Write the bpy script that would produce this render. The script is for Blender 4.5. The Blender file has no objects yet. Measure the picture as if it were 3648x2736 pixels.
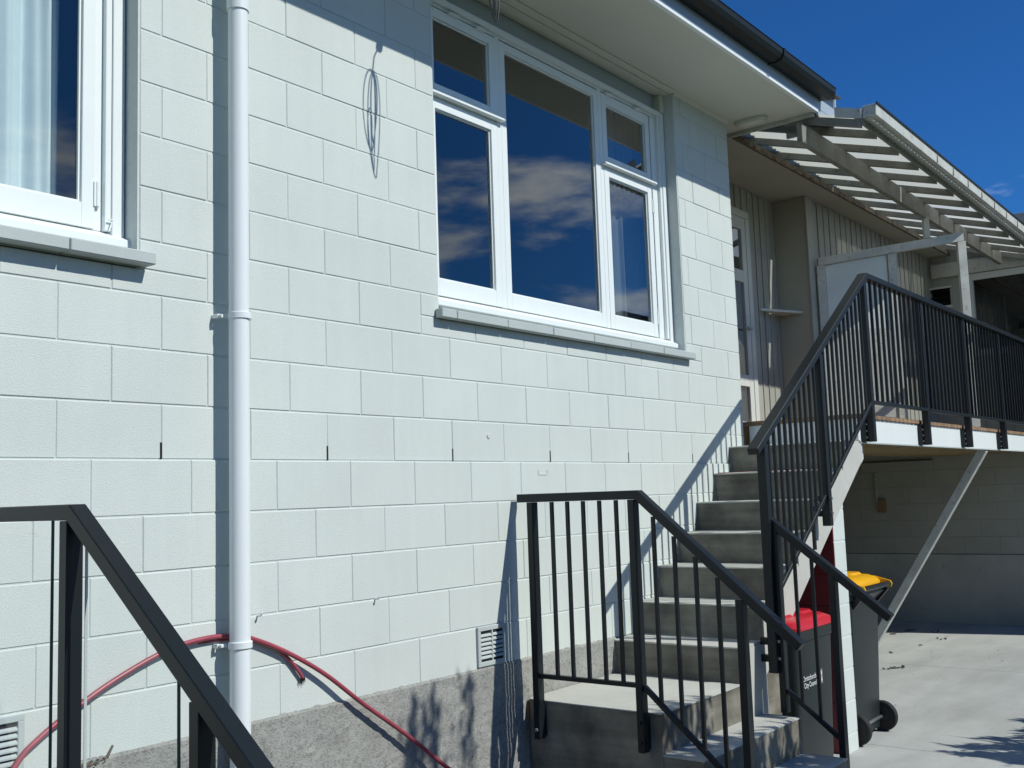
import bpy, bmesh, math, random
from mathutils import Vector, Matrix, noise
random.seed(7)
R = math.radians
SC = bpy.context.scene
COL = SC.collection

# ---------------------------------------------------------------- camera
cam_d = bpy.data.cameras.new('camera'); cam = bpy.data.objects.new('camera', cam_d); COL.objects.link(cam)
cam.location = (-1.8235, -3.3558, -0.17447)
cam.rotation_euler = (R(96.0783), R(1.9286), R(-51.8750))
cam_d.sensor_width = 36; cam_d.lens = 36.985
cam_d.clip_start = 0.05; cam_d.clip_end = 3000
SC.camera = cam

# ---------------------------------------------------------------- world, sun, exposure
SUNDIR = Vector((0.235, -1.0, 0.97)).normalized()
el = math.asin(SUNDIR.z); az = math.atan2(SUNDIR.x, SUNDIR.y)
CLOUD_SEED = (2.9, 9.1, 15.4)
W = bpy.data.worlds.new('World'); SC.world = W; W.use_nodes = True
nt = W.node_tree; nt.nodes.clear()
def wn(t, **k):
    n = nt.nodes.new(t)
    for a, b in k.items(): setattr(n, a, b)
    return n
sky = wn('ShaderNodeTexSky', sky_type='NISHITA', sun_disc=False, sun_elevation=el, sun_rotation=az, altitude=0, air_density=0.75, dust_density=0.25, ozone_density=4.0)
tint = wn('ShaderNodeMix', data_type='RGBA', blend_type='MULTIPLY'); tint.inputs[0].default_value = 1
tint.inputs[7].default_value = (0.29, 0.90, 1.52, 1)
nt.links.new(sky.outputs[0], tint.inputs[6])
tc = wn('ShaderNodeTexCoord')
sep = wn('ShaderNodeSeparateXYZ'); nt.links.new(tc.outputs['Generated'], sep.inputs[0])
# a bank of broken cloud low over the -y (sunward) side of the sky, thin wisps elsewhere
mp = wn('ShaderNodeMapping'); mp.inputs['Scale'].default_value = (3.6, 3.6, 11.0); mp.inputs['Location'].default_value = CLOUD_SEED
nt.links.new(tc.outputs['Generated'], mp.inputs[0])
nz = wn('ShaderNodeTexNoise'); nz.inputs['Scale'].default_value = 1.0; nz.inputs['Detail'].default_value = 8; nz.inputs['Roughness'].default_value = 0.58; nz.inputs['Distortion'].default_value = 0.15
nt.links.new(mp.outputs[0], nz.inputs['Vector'])
msk = wn('ShaderNodeMapRange'); msk.inputs[1].default_value = 0.25; msk.inputs[2].default_value = -0.35; msk.inputs[3].default_value = -0.14; msk.inputs[4].default_value = 0.0
nt.links.new(sep.outputs[1], msk.inputs[0])
mskz = wn('ShaderNodeMapRange'); mskz.inputs[1].default_value = 0.27; mskz.inputs[2].default_value = 0.46; mskz.inputs[3].default_value = 0.04; mskz.inputs[4].default_value = -0.25
nt.links.new(sep.outputs[2], mskz.inputs[0])
ad0 = wn('ShaderNodeMath', operation='ADD'); nt.links.new(nz.outputs[0], ad0.inputs[0]); nt.links.new(msk.outputs[0], ad0.inputs[1])
ad = wn('ShaderNodeMath', operation='ADD'); nt.links.new(ad0.outputs[0], ad.inputs[0]); nt.links.new(mskz.outputs[0], ad.inputs[1])
rmp = wn('ShaderNodeMapRange', interpolation_type='SMOOTHSTEP'); rmp.inputs[1].default_value = 0.49; rmp.inputs[2].default_value = 0.65; rmp.inputs[3].default_value = 0.0; rmp.inputs[4].default_value = 0.95
nt.links.new(ad.outputs[0], rmp.inputs[0])
cm = wn('ShaderNodeMix', data_type='RGBA'); nt.links.new(rmp.outputs[0], cm.inputs[0]); nt.links.new(tint.outputs[2], cm.inputs[6]); cm.inputs[7].default_value = (13.2, 14.6, 15.4, 1)
bg = wn('ShaderNodeBackground'); bg.inputs['Strength'].default_value = 0.072
nt.links.new(cm.outputs[2], bg.inputs['Color'])
wo = wn('ShaderNodeOutputWorld'); nt.links.new(bg.outputs[0], wo.inputs[0])

sd = bpy.data.lights.new('sun', 'SUN'); sun = bpy.data.objects.new('sun', sd); COL.objects.link(sun)
sd.energy = 4.15; sd.angle = R(0.53); sd.color = (1.0, 0.985, 0.905)
sun.rotation_euler = (-SUNDIR).to_track_quat('-Z', 'Y').to_euler(); sun.location = (3, -12, 12)
SC.view_settings.view_transform = 'Standard'; SC.view_settings.look = 'None'
SC.view_settings.exposure = 0.0; SC.view_settings.gamma = 1.0; SC.view_settings.use_curve_mapping = False
SC.render.engine = 'CYCLES'
SC.cycles.max_bounces = 8; SC.cycles.transparent_max_bounces = 16; SC.cycles.caustics_reflective = False; SC.cycles.caustics_refractive = False

# ---------------------------------------------------------------- materials
def mat(name, col, rough=0.7, var=0.0, vscale=3.0, bump=0.0, bscale=200.0, metal=0.0, spec=0.5, rand=0.0, speck=None, streak=None, bdist=0.002, detail=6, coat=0.0):
    m = bpy.data.materials.new(name); m.use_nodes = True
    t = m.node_tree; b = t.nodes['Principled BSDF']
    b.inputs['Roughness'].default_value = rough; b.inputs['Metallic'].default_value = metal
    b.inputs['Specular IOR Level'].default_value = spec; b.inputs['Coat Weight'].default_value = coat
    b.inputs['Base Color'].default_value = (*col, 1)
    g = t.nodes.new('ShaderNodeNewGeometry')
    out = None
    def N(ty, **k):
        n = t.nodes.new(ty)
        for a, c in k.items(): setattr(n, a, c)
        return n
    def noise_(scale, det=4, ro=0.6, sc=None):
        n = N('ShaderNodeTexNoise'); n.inputs['Scale'].default_value = scale; n.inputs['Detail'].default_value = det; n.inputs['Roughness'].default_value = ro
        src = g.outputs['Position']
        if sc:
            mp = N('ShaderNodeMapping'); mp.inputs['Scale'].default_value = sc; t.links.new(src, mp.inputs[0]); src = mp.outputs[0]
        t.links.new(src, n.inputs['Vector']); return n.outputs[0]
    cur = None
    def mulc(fac_socket, lo, hi, flo=0.3, fhi=0.7):
        nonlocal cur
        mr = N('ShaderNodeMapRange'); mr.inputs[1].default_value = flo; mr.inputs[2].default_value = fhi; mr.inputs[3].default_value = lo; mr.inputs[4].default_value = hi
        t.links.new(fac_socket, mr.inputs[0])
        mx = N('ShaderNodeVectorMath', operation='SCALE')
        if cur is None: mx.inputs[0].default_value = col
        else: t.links.new(cur, mx.inputs[0])
        t.links.new(mr.outputs[0], mx.inputs['Scale']); cur = mx.outputs[0]
    if var: mulc(noise_(vscale, detail), 1 - var, 1 + var)
    if streak: mulc(noise_(1.0, 5, 0.6, streak[1]), 1 - streak[0], 1 + streak[0] * 0.5)
    if rand:
        oi = N('ShaderNodeObjectInfo'); mulc(oi.outputs['Random'], 1 - rand, 1 + rand, 0, 1)
    if speck: mulc(noise_(speck[1], 2, 0.7), speck[0], 1.0, speck[2], speck[2] + 0.06)
    if cur is not None: t.links.new(cur, b.inputs['Base Color'])
    if bump:
        bp = N('ShaderNodeBump'); bp.inputs['Strength'].default_value = bump; bp.inputs['Distance'].default_value = bdist
        t.links.new(noise_(bscale, 4, 0.65), bp.inputs['Height']); t.links.new(bp.outputs[0], b.inputs['Normal'])
    return m

M = {}
M['block'] = mat('painted_block', (0.578, 0.630, 0.600), 0.75, var=0.035, vscale=1.6, bump=0.8, bscale=190, rand=0.022, speck=(0.86, 110, 0.27), bdist=0.002, streak=(0.025, (14, 14, 1.2)))
M['mortar'] = mat('painted_mortar', (0.56, 0.61, 0.595), 0.8, var=0.05, vscale=30, bump=0.7, bscale=160, bdist=0.002)
M['plinth'] = mat('roughcast', (0.325, 0.328, 0.305), 0.95, var=0.14, vscale=9, bump=1.0, bscale=120, speck=(0.75, 60, 0.40), bdist=0.006)
M['white'] = mat('white_gloss_paint', (0.76, 0.81, 0.80), 0.35, var=0.015, vscale=8, bump=0.05, bscale=90)
M['rafter'] = mat('weathered_rafter_paint', (0.22, 0.215, 0.18), 0.7, var=0.25, vscale=5, bump=0.25, bscale=60, speck=(0.7, 25, 0.33))
M['white_old'] = mat('weathered_white_paint', (0.52, 0.53, 0.48), 0.55, var=0.13, vscale=6, bump=0.25, bscale=60, speck=(0.7, 25, 0.33))
M['soffit'] = mat('soffit_paint', (0.62, 0.64, 0.57), 0.6, var=0.02, vscale=2)
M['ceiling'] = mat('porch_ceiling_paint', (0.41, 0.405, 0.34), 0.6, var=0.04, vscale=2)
M['fascia'] = mat('fascia_paint', (0.36, 0.42, 0.47), 0.4, var=0.03, vscale=4)
M['gutter'] = mat('dark_green_gutter', (0.007, 0.012, 0.011), 0.5, spec=0.3, var=0.2, vscale=12)
M['roof'] = mat('roof_iron', (0.05, 0.06, 0.06), 0.5, var=0.1)
M['sill'] = mat('painted_sill_tile', (0.43, 0.48, 0.475), 0.75, var=0.04, vscale=6, bump=0.5, bscale=150, rand=0.03)
M['pvc'] = mat('white_pvc', (0.74, 0.79, 0.80), 0.28, var=0.01, vscale=4)
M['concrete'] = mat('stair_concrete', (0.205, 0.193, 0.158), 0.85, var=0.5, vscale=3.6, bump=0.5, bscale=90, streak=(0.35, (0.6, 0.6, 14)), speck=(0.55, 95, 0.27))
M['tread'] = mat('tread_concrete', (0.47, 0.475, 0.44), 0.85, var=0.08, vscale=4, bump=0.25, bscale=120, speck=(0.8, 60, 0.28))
M['drive'] = mat('driveway_concrete', (0.425, 0.442, 0.420), 0.9, var=0.13, vscale=0.9, bump=0.35, bscale=60, streak=(0.14, (1.2, 4, 1)), speck=(0.80, 45, 0.31))
M['steel'] = mat('charcoal_powdercoat', (0.008, 0.012, 0.015), 0.40, spec=0.36, var=0.06, vscale=20, bump=0.04, bscale=300)
M['bolt'] = mat('galvanised_bolt', (0.55, 0.57, 0.58), 0.3, metal=0.9)
M['dark'] = mat('dark_void', (0.012, 0.013, 0.014), 0.9)
M['room'] = mat('dim_interior', (0.035, 0.035, 0.035), 0.9)
M['curtain'] = mat('pale_blue_curtain', (0.72, 0.80, 0.84), 0.9, var=0.03, vscale=20, bump=0.2, bscale=500)
M['curtain_dim'] = mat('grey_curtain', (0.13, 0.15, 0.17), 0.9, var=0.05, vscale=10)
M['hose'] = mat('red_hose', (0.30, 0.055, 0.080), 0.4, var=0.15, vscale=9)
M['board'] = mat('painted_board', (0.36, 0.365, 0.32), 0.5, var=0.06, vscale=4, rand=0.05, streak=(0.10, (9, 9, 0.6)))
M['doorpaint'] = mat('door_paint', (0.60, 0.62, 0.58), 0.45, var=0.03, vscale=5)
M['timber'] = mat('brown_decking', (0.26, 0.165, 0.095), 0.7, var=0.2, vscale=10, rand=0.18, streak=(0.2, (1, 40, 40)))
M['joist'] = mat('treated_joist', (0.30, 0.22, 0.11), 0.8, var=0.2, vscale=8, rand=0.15)
M['maroon'] = mat('maroon_painted_block', (0.20, 0.035, 0.035), 0.65, var=0.06, vscale=5, bump=0.4, bscale=150, rand=0.05)
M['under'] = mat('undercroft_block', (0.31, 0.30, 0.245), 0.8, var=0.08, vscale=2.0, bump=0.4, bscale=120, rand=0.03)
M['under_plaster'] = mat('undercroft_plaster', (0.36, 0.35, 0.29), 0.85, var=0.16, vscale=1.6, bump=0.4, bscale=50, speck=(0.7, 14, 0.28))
M['binbody'] = mat('bin_dark_green', (0.014, 0.020, 0.020), 0.45, var=0.12, vscale=5, bump=0.08, bscale=200)
M['bindark'] = mat('bin_black_plastic', (0.014, 0.017, 0.018), 0.35)
M['yellow'] = mat('bin_lid_yellow', (0.78, 0.40, 0.010), 0.3, var=0.03, vscale=8)
M['red'] = mat('bin_lid_red', (0.50, 0.020, 0.032), 0.3, var=0.05, vscale=8)
M['print'] = mat('white_print', (0.75, 0.78, 0.78), 0.6)
M['tyre'] = mat('rubber', (0.012, 0.012, 0.013), 0.7)
M['leaf'] = mat('shrub_leaf', (0.05, 0.10, 0.03), 0.5, rand=0.2, var=0.2, vscale=3)
M['bark'] = mat('bark', (0.10, 0.08, 0.06), 0.9, var=0.2, vscale=20)
M['litter'] = mat('dry_leaf_litter', (0.11, 0.10, 0.085), 0.9)
M['cable'] = mat('black_cable', (0.015, 0.015, 0.015), 0.5)
M['soil'] = mat('soil', (0.10, 0.075, 0.05), 0.95, var=0.3, vscale=10, bump=0.8, bscale=40, bdist=0.01)
M['asphalt'] = mat('ground', (0.07, 0.09, 0.04), 0.95, var=0.2, vscale=1.5)
M['glass_green'] = mat('green_glass_edge', (0.03, 0.085, 0.07), 0.2)
M['edge'] = mat('dirty_timber_edge', (0.12, 0.10, 0.07), 0.9, var=0.5, vscale=14)
M['rust'] = mat('clay_brown', (0.22, 0.13, 0.06), 0.9, var=0.3, vscale=60)
M['putty'] = mat('frosted_panel', (0.66, 0.70, 0.66), 0.35, var=0.03, vscale=3)
M['brass'] = mat('hinge_metal', (0.5, 0.52, 0.52), 0.4, metal=0.6)

def glass(name, tintc=(0.93, 0.96, 0.95), boost=2.5):
    m = bpy.data.materials.new(name); m.use_nodes = True; t = m.node_tree; t.nodes.clear()
    o = t.nodes.new('ShaderNodeOutputMaterial'); mx = t.nodes.new('ShaderNodeMixShader')
    tr = t.nodes.new('ShaderNodeBsdfTransparent'); tr.inputs[0].default_value = (*tintc, 1)
    gl = t.nodes.new('ShaderNodeBsdfGlossy'); gl.inputs['Roughness'].default_value = 0.0; gl.inputs[0].default_value = (1, 1, 1, 1)
    fr = t.nodes.new('ShaderNodeFresnel'); fr.inputs[0].default_value = 1.5
    g = t.nodes.new('ShaderNodeNewGeometry')
    iv = t.nodes.new('ShaderNodeMath'); iv.operation = 'SUBTRACT'; iv.inputs[0].default_value = 1; t.links.new(g.outputs['Backfacing'], iv.inputs[1])
    m1 = t.nodes.new('ShaderNodeMath'); m1.operation = 'MULTIPLY'; t.links.new(fr.outputs[0], m1.inputs[0]); t.links.new(iv.outputs[0], m1.inputs[1])
    m2 = t.nodes.new('ShaderNodeMath'); m2.operation = 'MULTIPLY'; m2.inputs[1].default_value = boost; m2.use_clamp = True; t.links.new(m1.outputs[0], m2.inputs[0])
    t.links.new(m2.outputs[0], mx.inputs[0]); t.links.new(tr.outputs[0], mx.inputs[1]); t.links.new(gl.outputs[0], mx.inputs[2]); t.links.new(mx.outputs[0], o.inputs[0])
    return m
M['glass'] = glass('window_glass')
M['glass_rail'] = glass('balustrade_glass', (0.985, 0.995, 0.992), 0.8)
def sheet(name, col, transp):
    m = bpy.data.materials.new(name); m.use_nodes = True; t = m.node_tree; t.nodes.clear()
    o = t.nodes.new('ShaderNodeOutputMaterial'); mx = t.nodes.new('ShaderNodeMixShader'); mx.inputs[0].default_value = transp
    a = t.nodes.new('ShaderNodeBsdfTranslucent'); a.inputs[0].default_value = (*col, 1)
    d = t.nodes.new('ShaderNodeBsdfDiffuse'); d.inputs[0].default_value = (*[c * .8 for c in col], 1)
    m0 = t.nodes.new('ShaderNodeMixShader'); m0.inputs[0].default_value = 0.5; t.links.new(a.outputs[0], m0.inputs[1]); t.links.new(d.outputs[0], m0.inputs[2])
    tr = t.nodes.new('ShaderNodeBsdfTransparent'); t.links.new(m0.outputs[0], mx.inputs[1]); t.links.new(tr.outputs[0], mx.inputs[2]); t.links.new(mx.outputs[0], o.inputs[0])
    return m
M['sheet'] = sheet('weathered_translucent_sheet', (0.74, 0.76, 0.69), 0.03)
M['sheet_clear'] = sheet('clear_corrugated_sheet', (0.85, 0.87, 0.83), 0.22)

# ---------------------------------------------------------------- mesh helpers
class MB:
    def __init__(s): s.v = []; s.f = []
    def add(s, vs, fs):
        n = len(s.v); s.v += [tuple(v) for v in vs]; s.f += [tuple(i + n for i in f) for f in fs]; return s
    def box(s, x0, x1, y0, y1, z0, z1):
        return s.add([(x0,y0,z0),(x1,y0,z0),(x1,y1,z0),(x0,y1,z0),(x0,y0,z1),(x1,y0,z1),(x1,y1,z1),(x0,y1,z1)],
                     [(0,3,2,1),(4,5,6,7),(0,1,5,4),(1,2,6,5),(2,3,7,6),(3,0,4,7)])
    def prism(s, poly, axis, a, b):
        """extrude a 2-D polygon (in the plane normal to axis) from a to b along the axis"""
        n = len(poly)
        def P(u, v, w): return {'x': (w, u, v), 'y': (u, w, v), 'z': (u, v, w)}[axis]
        vs = [P(u, v, a) for u, v in poly] + [P(u, v, b) for u, v in poly]
        fs = [tuple(range(n))[::-1], tuple(range(n, 2 * n))] + [(i, (i + 1) % n, n + (i + 1) % n, n + i) for i in range(n)]
        return s.add(vs, fs)
    def bar(s, p, q, w, h, up=(0, 0, 1)):
        p = Vector(p); q = Vector(q); d = (q - p).normalized(); u = Vector(up); sx = d.cross(u)
        if sx.length < 1e-4: sx = d.cross(Vector((0, 1, 0)))
        sx.normalize(); uu = sx.cross(d).normalized()
        vs = [c + sx * (a * w / 2) + uu * (b * h / 2) for c in (p, q) for a, b in ((-1, -1), (1, -1), (1, 1), (-1, 1))]
        return s.add(vs, [(0,3,2,1),(4,5,6,7),(0,1,5,4),(1,2,6,5),(2,3,7,6),(3,0,4,7)])
    def tube(s, pts, r, n=10, cap=True):
        pts = [Vector(p) for p in pts]; rings = []
        prev = None
        for i, p in enumerate(pts):
            d = (pts[min(i + 1, len(pts) - 1)] - pts[max(i - 1, 0)]).normalized()
            a = prev if prev else (Vector((0, 0, 1)) if abs(d.z) < .9 else Vector((0, 1, 0)))
            a = (a - d * a.dot(d)).normalized(); prev = a; b = d.cross(a)
            rr = r[i] if isinstance(r, (list, tuple)) else r
            rings.append([p + (a * math.cos(t) + b * math.sin(t)) * rr for t in [2 * math.pi * k / n for k in range(n)]])
        vs = [v for rg in rings for v in rg]; fs = []
        for i in range(len(rings) - 1):
            for k in range(n): fs.append((i*n+k, i*n+(k+1)%n, (i+1)*n+(k+1)%n, (i+1)*n+k))
        if cap: fs += [tuple(range(n))[::-1], tuple((len(rings)-1)*n + k for k in range(n))]
        return s.add(vs, fs)
    def cyl(s, c, axis, r, l, n=16):
        d = {'x': Vector((1,0,0)), 'y': Vector((0,1,0)), 'z': Vector((0,0,1))}[axis] * (l / 2); c = Vector(c)
        return s.tube([c - d, c + d], r, n)
    def loft(s, sections):
        n = len(sections[0]); vs = [v for sec in sections for v in sec]; fs = []
        for i in range(len(sections) - 1):
            for k in range(n): fs.append((i*n+k, i*n+(k+1)%n, (i+1)*n+(k+1)%n, (i+1)*n+k))
        fs += [tuple(range(n))[::-1], tuple((len(sections)-1)*n + k for k in range(n))]
        return s.add(vs, fs)
    def mesh(s, name, bevel=0.0, seg=1, smooth=False):
        me = bpy.data.meshes.new(name); me.from_pydata(s.v, [], s.f)
        bm = bmesh.new(); bm.from_mesh(me)
        bmesh.ops.recalc_face_normals(bm, faces=bm.faces)
        if bevel:
            ed = [e for e in bm.edges if len(e.link_faces) == 2 and e.calc_face_angle(0) > 0.6]
            bmesh.ops.bevel(bm, geom=ed, offset=bevel, segments=seg, affect='EDGES', profile=0.5, clamp_overlap=True)
        bm.to_mesh(me); bm.free()
        if smooth:
            for p in me.polygons: p.use_smooth = True
            try: me.set_sharp_from_angle(angle=R(40))
            except Exception: pass
        return me
    def obj(s, name, m, parent=None, bevel=0.0, seg=1, smooth=False):
        return link(name, s.mesh(name, bevel, seg, smooth), m, parent)

def link(name, me, m, parent=None):
    o = bpy.data.objects.new(name, me); COL.objects.link(o)
    if m is not None and not me.materials: me.materials.append(M[m] if isinstance(m, str) else m)
    if parent is not None:
        o.parent = parent
        o.matrix_parent_inverse = Matrix.Translation(-WORLDLOC.get(parent.name, Vector()))
    return o
WORLDLOC = {}
def thing(name, label, cat, loc, group=None):
    o = bpy.data.objects.new(name, None); COL.objects.link(o); o.location = loc; o.empty_display_size = 0.1
    o['label'] = label; o['category'] = cat
    if group: o['group'] = group
    WORLDLOC[o.name] = Vector(loc)
    return o
def tag(o, label, cat, group=None):
    o['label'] = label; o['category'] = cat
    if group: o['group'] = group
    return o
def sub(rect, holes):
    """rectangle minus rectangles -> list of rectangles (x0,x1,z0,z1)"""
    out = [rect]
    for hx0, hx1, hz0, hz1 in holes:
        nxt = []
        for x0, x1, z0, z1 in out:
            if hx1 <= x0 or hx0 >= x1 or hz1 <= z0 or hz0 >= z1: nxt.append((x0, x1, z0, z1)); continue
            if z0 < hz0: nxt.append((x0, x1, z0, hz0))
            if z1 > hz1: nxt.append((x0, x1, hz1, z1))
            a, b = max(z0, hz0), min(z1, hz1)
            if x0 < hx0: nxt.append((x0, hx0, a, b))
            if x1 > hx1: nxt.append((hx1, x1, a, b))
        out = nxt
    return out

GZ = -1.842          # driveway level
SOF = 2.54           # soffit level
WX = 5.185           # corner of the block wall
W2 = (1.925, 4.385); W1 = (-1.52, 0.308); WZ0 = 0.692

# ================================================================= SETTING
gnd = MB().add([(-400,-400,-1.875),(400,-400,-1.875),(400,400,-1.875),(-400,400,-1.875)], [(0,1,2,3)]).obj('ground', 'asphalt'); gnd['kind'] = 'structure'
drive = thing('driveway', 'pale concrete driveway beside the house', 'driveway', (8, -3, GZ)); drive['kind'] = 'structure'; del drive['category']
for (a, b) in ((3.3, 5.06), (5.066, 8.2), (8.206, 11.6), (11.606, 16.0)):
    for (c, d) in ((-9.0, -4.0), (-3.994, 3.3)):
        MB().box(a, b, c, d, GZ - 0.1, GZ).obj('concrete_slab', 'drive', drive, bevel=0.004)
soil = MB()
nx, ny = 60, 26
vs = []
for j in range(ny + 1):
    for i in range(nx + 1):
        x = -3.2 + i * (2.6 + 3.15) / nx; y = -2.9 + j * 2.9 / ny
        x = min(x, 3.28)
        z = -1.80 + 0.05 * noise.noise((x * 2, y * 2, 0)) + 0.02 * noise.noise((x * 9, y * 9, 3))
        vs.append((x, y, z))
soil.add(vs, [(j*(nx+1)+i, j*(nx+1)+i+1, (j+1)*(nx+1)+i+1, (j+1)*(nx+1)+i) for j in range(ny) for i in range(nx)])
so = soil.obj('garden_bed', 'soil'); so['kind'] = 'structure'

# ================================================================= HOUSE
house = thing('house', 'pale grey painted concrete block house with white timber windows and wide eaves', 'house', (2, 0, -1.8))
cache = {}
def block_mesh(w, h, d, m, bev=0.0028):
    k = (round(w, 3), round(h, 3), round(d, 3), m)
    if k not in cache:
        mb = MB()
        x, z = w / 2, h / 2
        e = bev
        vs = [(-x+e,0,-z+e),(x-e,0,-z+e),(x-e,0,z-e),(-x+e,0,z-e),(-x,e,-z),(x,e,-z),(x,e,z),(-x,e,z),(-x,d,-z),(x,d,-z),(x,d,z),(-x,d,z)]
        fs = [(0,1,2,3),(4,5,1,0),(5,6,2,1),(6,7,3,2),(7,4,0,3),(5,4,8,9),(6,5,9,10),(7,6,10,11),(4,7,11,8),(9,8,11,10)]
        mb.add(vs, fs); me = mb.mesh('block'); me.materials.append(M[m]); cache[k] = me
    return cache[k]
J = 0.005
holes = [(W2[0], W2[1], WZ0, 9), (W1[0], W1[1], WZ0, 2.36)]
low_off = {-1: 0.12, -2: 0.32, -3: 0.12, -4: 0.335, -5: 0.125}
rest = MB(); nb = 0
def place_block(x0, x1, z0, z1, y):
    global nb
    if x1 - x0 < 0.03 or z1 - z0 < 0.02: return
    x0 += J / 2; x1 -= J / 2; z0 += J / 2; z1 -= J / 2
    jy = random.uniform(-0.0008, 0.0008)
    if x1 < -0.42 or nb >= 298:
        rest.box(x0, x1, y + jy, y + 0.186, z0, z1); return
    o = link('block', block_mesh(x1 - x0, z1 - z0, 0.186, 'block'), 'block', house)
    o.location = ((x0 + x1) / 2, y + jy, (z0 + z1) / 2); o.rotation_euler = (random.uniform(-.002, .002), 0, random.uniform(-.0012, .0012)); nb += 1
for r in range(-5, 13):
    z0, z1 = r * 0.2, min((r + 1) * 0.2, SOF)
    if r >= 0: off = 0.0 if r % 2 == 0 else 0.2
    else: off = low_off[r]
    y = 0.0 if r >= 0 else -0.010
    xs = [off + 0.4 * k for k in range(-20, 16)]
    if r >= 4 and r % 2 == 0: xs = [4.476 if abs(x - 4.4) < 0.01 else x for x in xs]
    xs = [x for x in xs if x < WX - 0.06 and x > -7.0] + [WX]
    if r == 12: z1 = SOF - 0.004
    for a, b in zip(xs[:-1], xs[1:]):
        for q in sub((a, b, z0, z1), holes): place_block(*q, y)
rest.obj('block_infill', 'block', house)['kind'] = 'stuff'
mb = MB()
for q in sub((-7.0, WX - 0.006, 0.0, SOF - 0.006), [(h[0] - 0.006 + 0.012, h[1] - 0.006, h[2] - 0.006, h[3] + .006) for h in holes]):
    mb.box(q[0], q[1], 0.0036, 0.18, q[2], q[3])
mb.box(-7.0, WX - 0.006, -0.0066, 0.178, -1.0, -0.0005)
mb.obj('mortar', 'mortar', house)
# painted lump and dents in the face
for x, z, s_ in ((2.276, 0.13, 0.013), (0.36, 0.735, 0.0)):
    if s_: MB().cyl((x, -0.002, z), 'y', s_, 0.006, 12).obj('patch_plug', 'mortar', house, bevel=0.001)
# weep slots in the joint above the slab line
for k in (1, 3, 5, 7, 9, 11):
    x = 0.4 * k
    MB().box(x - 0.0048, x + 0.0048, -0.0006, 0.006, 0.002, 0.062).obj('weep_slot', 'dark', house)
# rough plastered plinth
mb = MB(); nx, nz_ = 300, 44; x0, x1 = -0.9, 3.36
vs = []
for j in range(nz_ + 1):
    for i in range(nx + 1):
        x = x0 + (x1 - x0) * i / nx; z = -1.86 + (0.875) * j / nz_
        n1 = noise.noise((x * 34, z * 34, 1)); n2 = noise.noise((x * 11, z * 11, 5))
        cl = max(0.0, n1) * 0.009 * (0.35 + max(0, n2 + .4)) + 0.004 * n2
        if j == nz_: z += 0.010 * noise.noise((x * 14, 0, 2)) - 0.004
        edge = 0.012 if j == nz_ else 0.0
        vs.append((x, -0.017 - cl + edge, z))
mb.add(vs, [(j*(nx+1)+i, j*(nx+1)+i+1, (j+1)*(nx+1)+i+1, (j+1)*(nx+1)+i) for j in range(nz_) for i in range(nx)])
mb.add([(x0,0.18,-1.86),(x1,0.18,-1.86),(x1,0.18,-1.0),(x0,0.18,-1.0)], [(0,1,2,3)])
mb.obj('plinth', 'plinth', house)
MB().box(-7.0, -0.9, -0.018, 0.18, -1.9, -1.001).obj('plinth', 'plinth', house)
# eaves: soffit, fascia, trim, gutter, roof
MB().box(-7.4, 5.46, -0.575, 0.7, SOF, SOF + 0.02).obj('soffit', 'soffit', house)
MB().box(5.4605, 11.6, 0.125, 0.9, SOF, SOF + 0.02).obj('porch_ceiling', 'ceiling', house)
MB().box(-7.4, 5.463, -0.602, -0.5755, SOF - 0.006, SOF + 0.028).obj('eave_trim', 'white', house, bevel=0.002)
MB().box(-7.4, 5.81, -0.598, -0.576, SOF + 0.0285, SOF + 0.19).obj('fascia', 'fascia', house, bevel=0.002)
MB().box(5.466, 5.812, -0.5975, -0.578, SOF - 0.02, SOF + 0.028).obj('fascia_end', 'fascia', house, bevel=0.002)
MB().box(5.812, 5.83, -0.602, -0.2, SOF - 0.02, SOF + 0.2).obj('barge_end', 'white_old', house, bevel=0.002)
g = MB()
prof = [(-0.600, 2.640), (-0.655, 2.632), (-0.695, 2.645), (-0.712, 2.672), (-0.716, 2.70), (-0.722, 2.706), (-0.714, 2.712), (-0.706, 2.70), (-0.703, 2.675), (-0.688, 2.652), (-0.655, 2.641), (-0.604, 2.648)]
g.prism(prof, 'x', -7.4, 5.53)
g.prism([(-0.602, 2.641), (-0.655, 2.634), (-0.695, 2.647), (-0.712, 2.672), (-0.716, 2.70), (-0.602, 2.70)], 'x', 5.5305, 5.534)
gut = g.obj('gutter', 'gutter', house)
for x in (3.0, 4.62):
    MB().prism([(-0.598, 2.634), (-0.657, 2.624), (-0.70, 2.638), (-0.720, 2.668), (-0.726, 2.71), (-0.60, 2.722)], 'x', x - 0.014, x + 0.014).obj('gutter_bracket', 'gutter', gut)
rf = MB()
rf.prism([(-0.66, 2.712), (-0.66, 2.725), (5.0, 4.30), (5.0, 4.28)], 'x', -7.4, 5.80)
rf.obj('roof', 'roof', house)
MB().prism([(0.10, 2.93), (0.10, 2.95), (5.0, 4.30), (5.0, 4.28)], 'x', 5.81, 16).obj('roof', 'roof', house)

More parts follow.
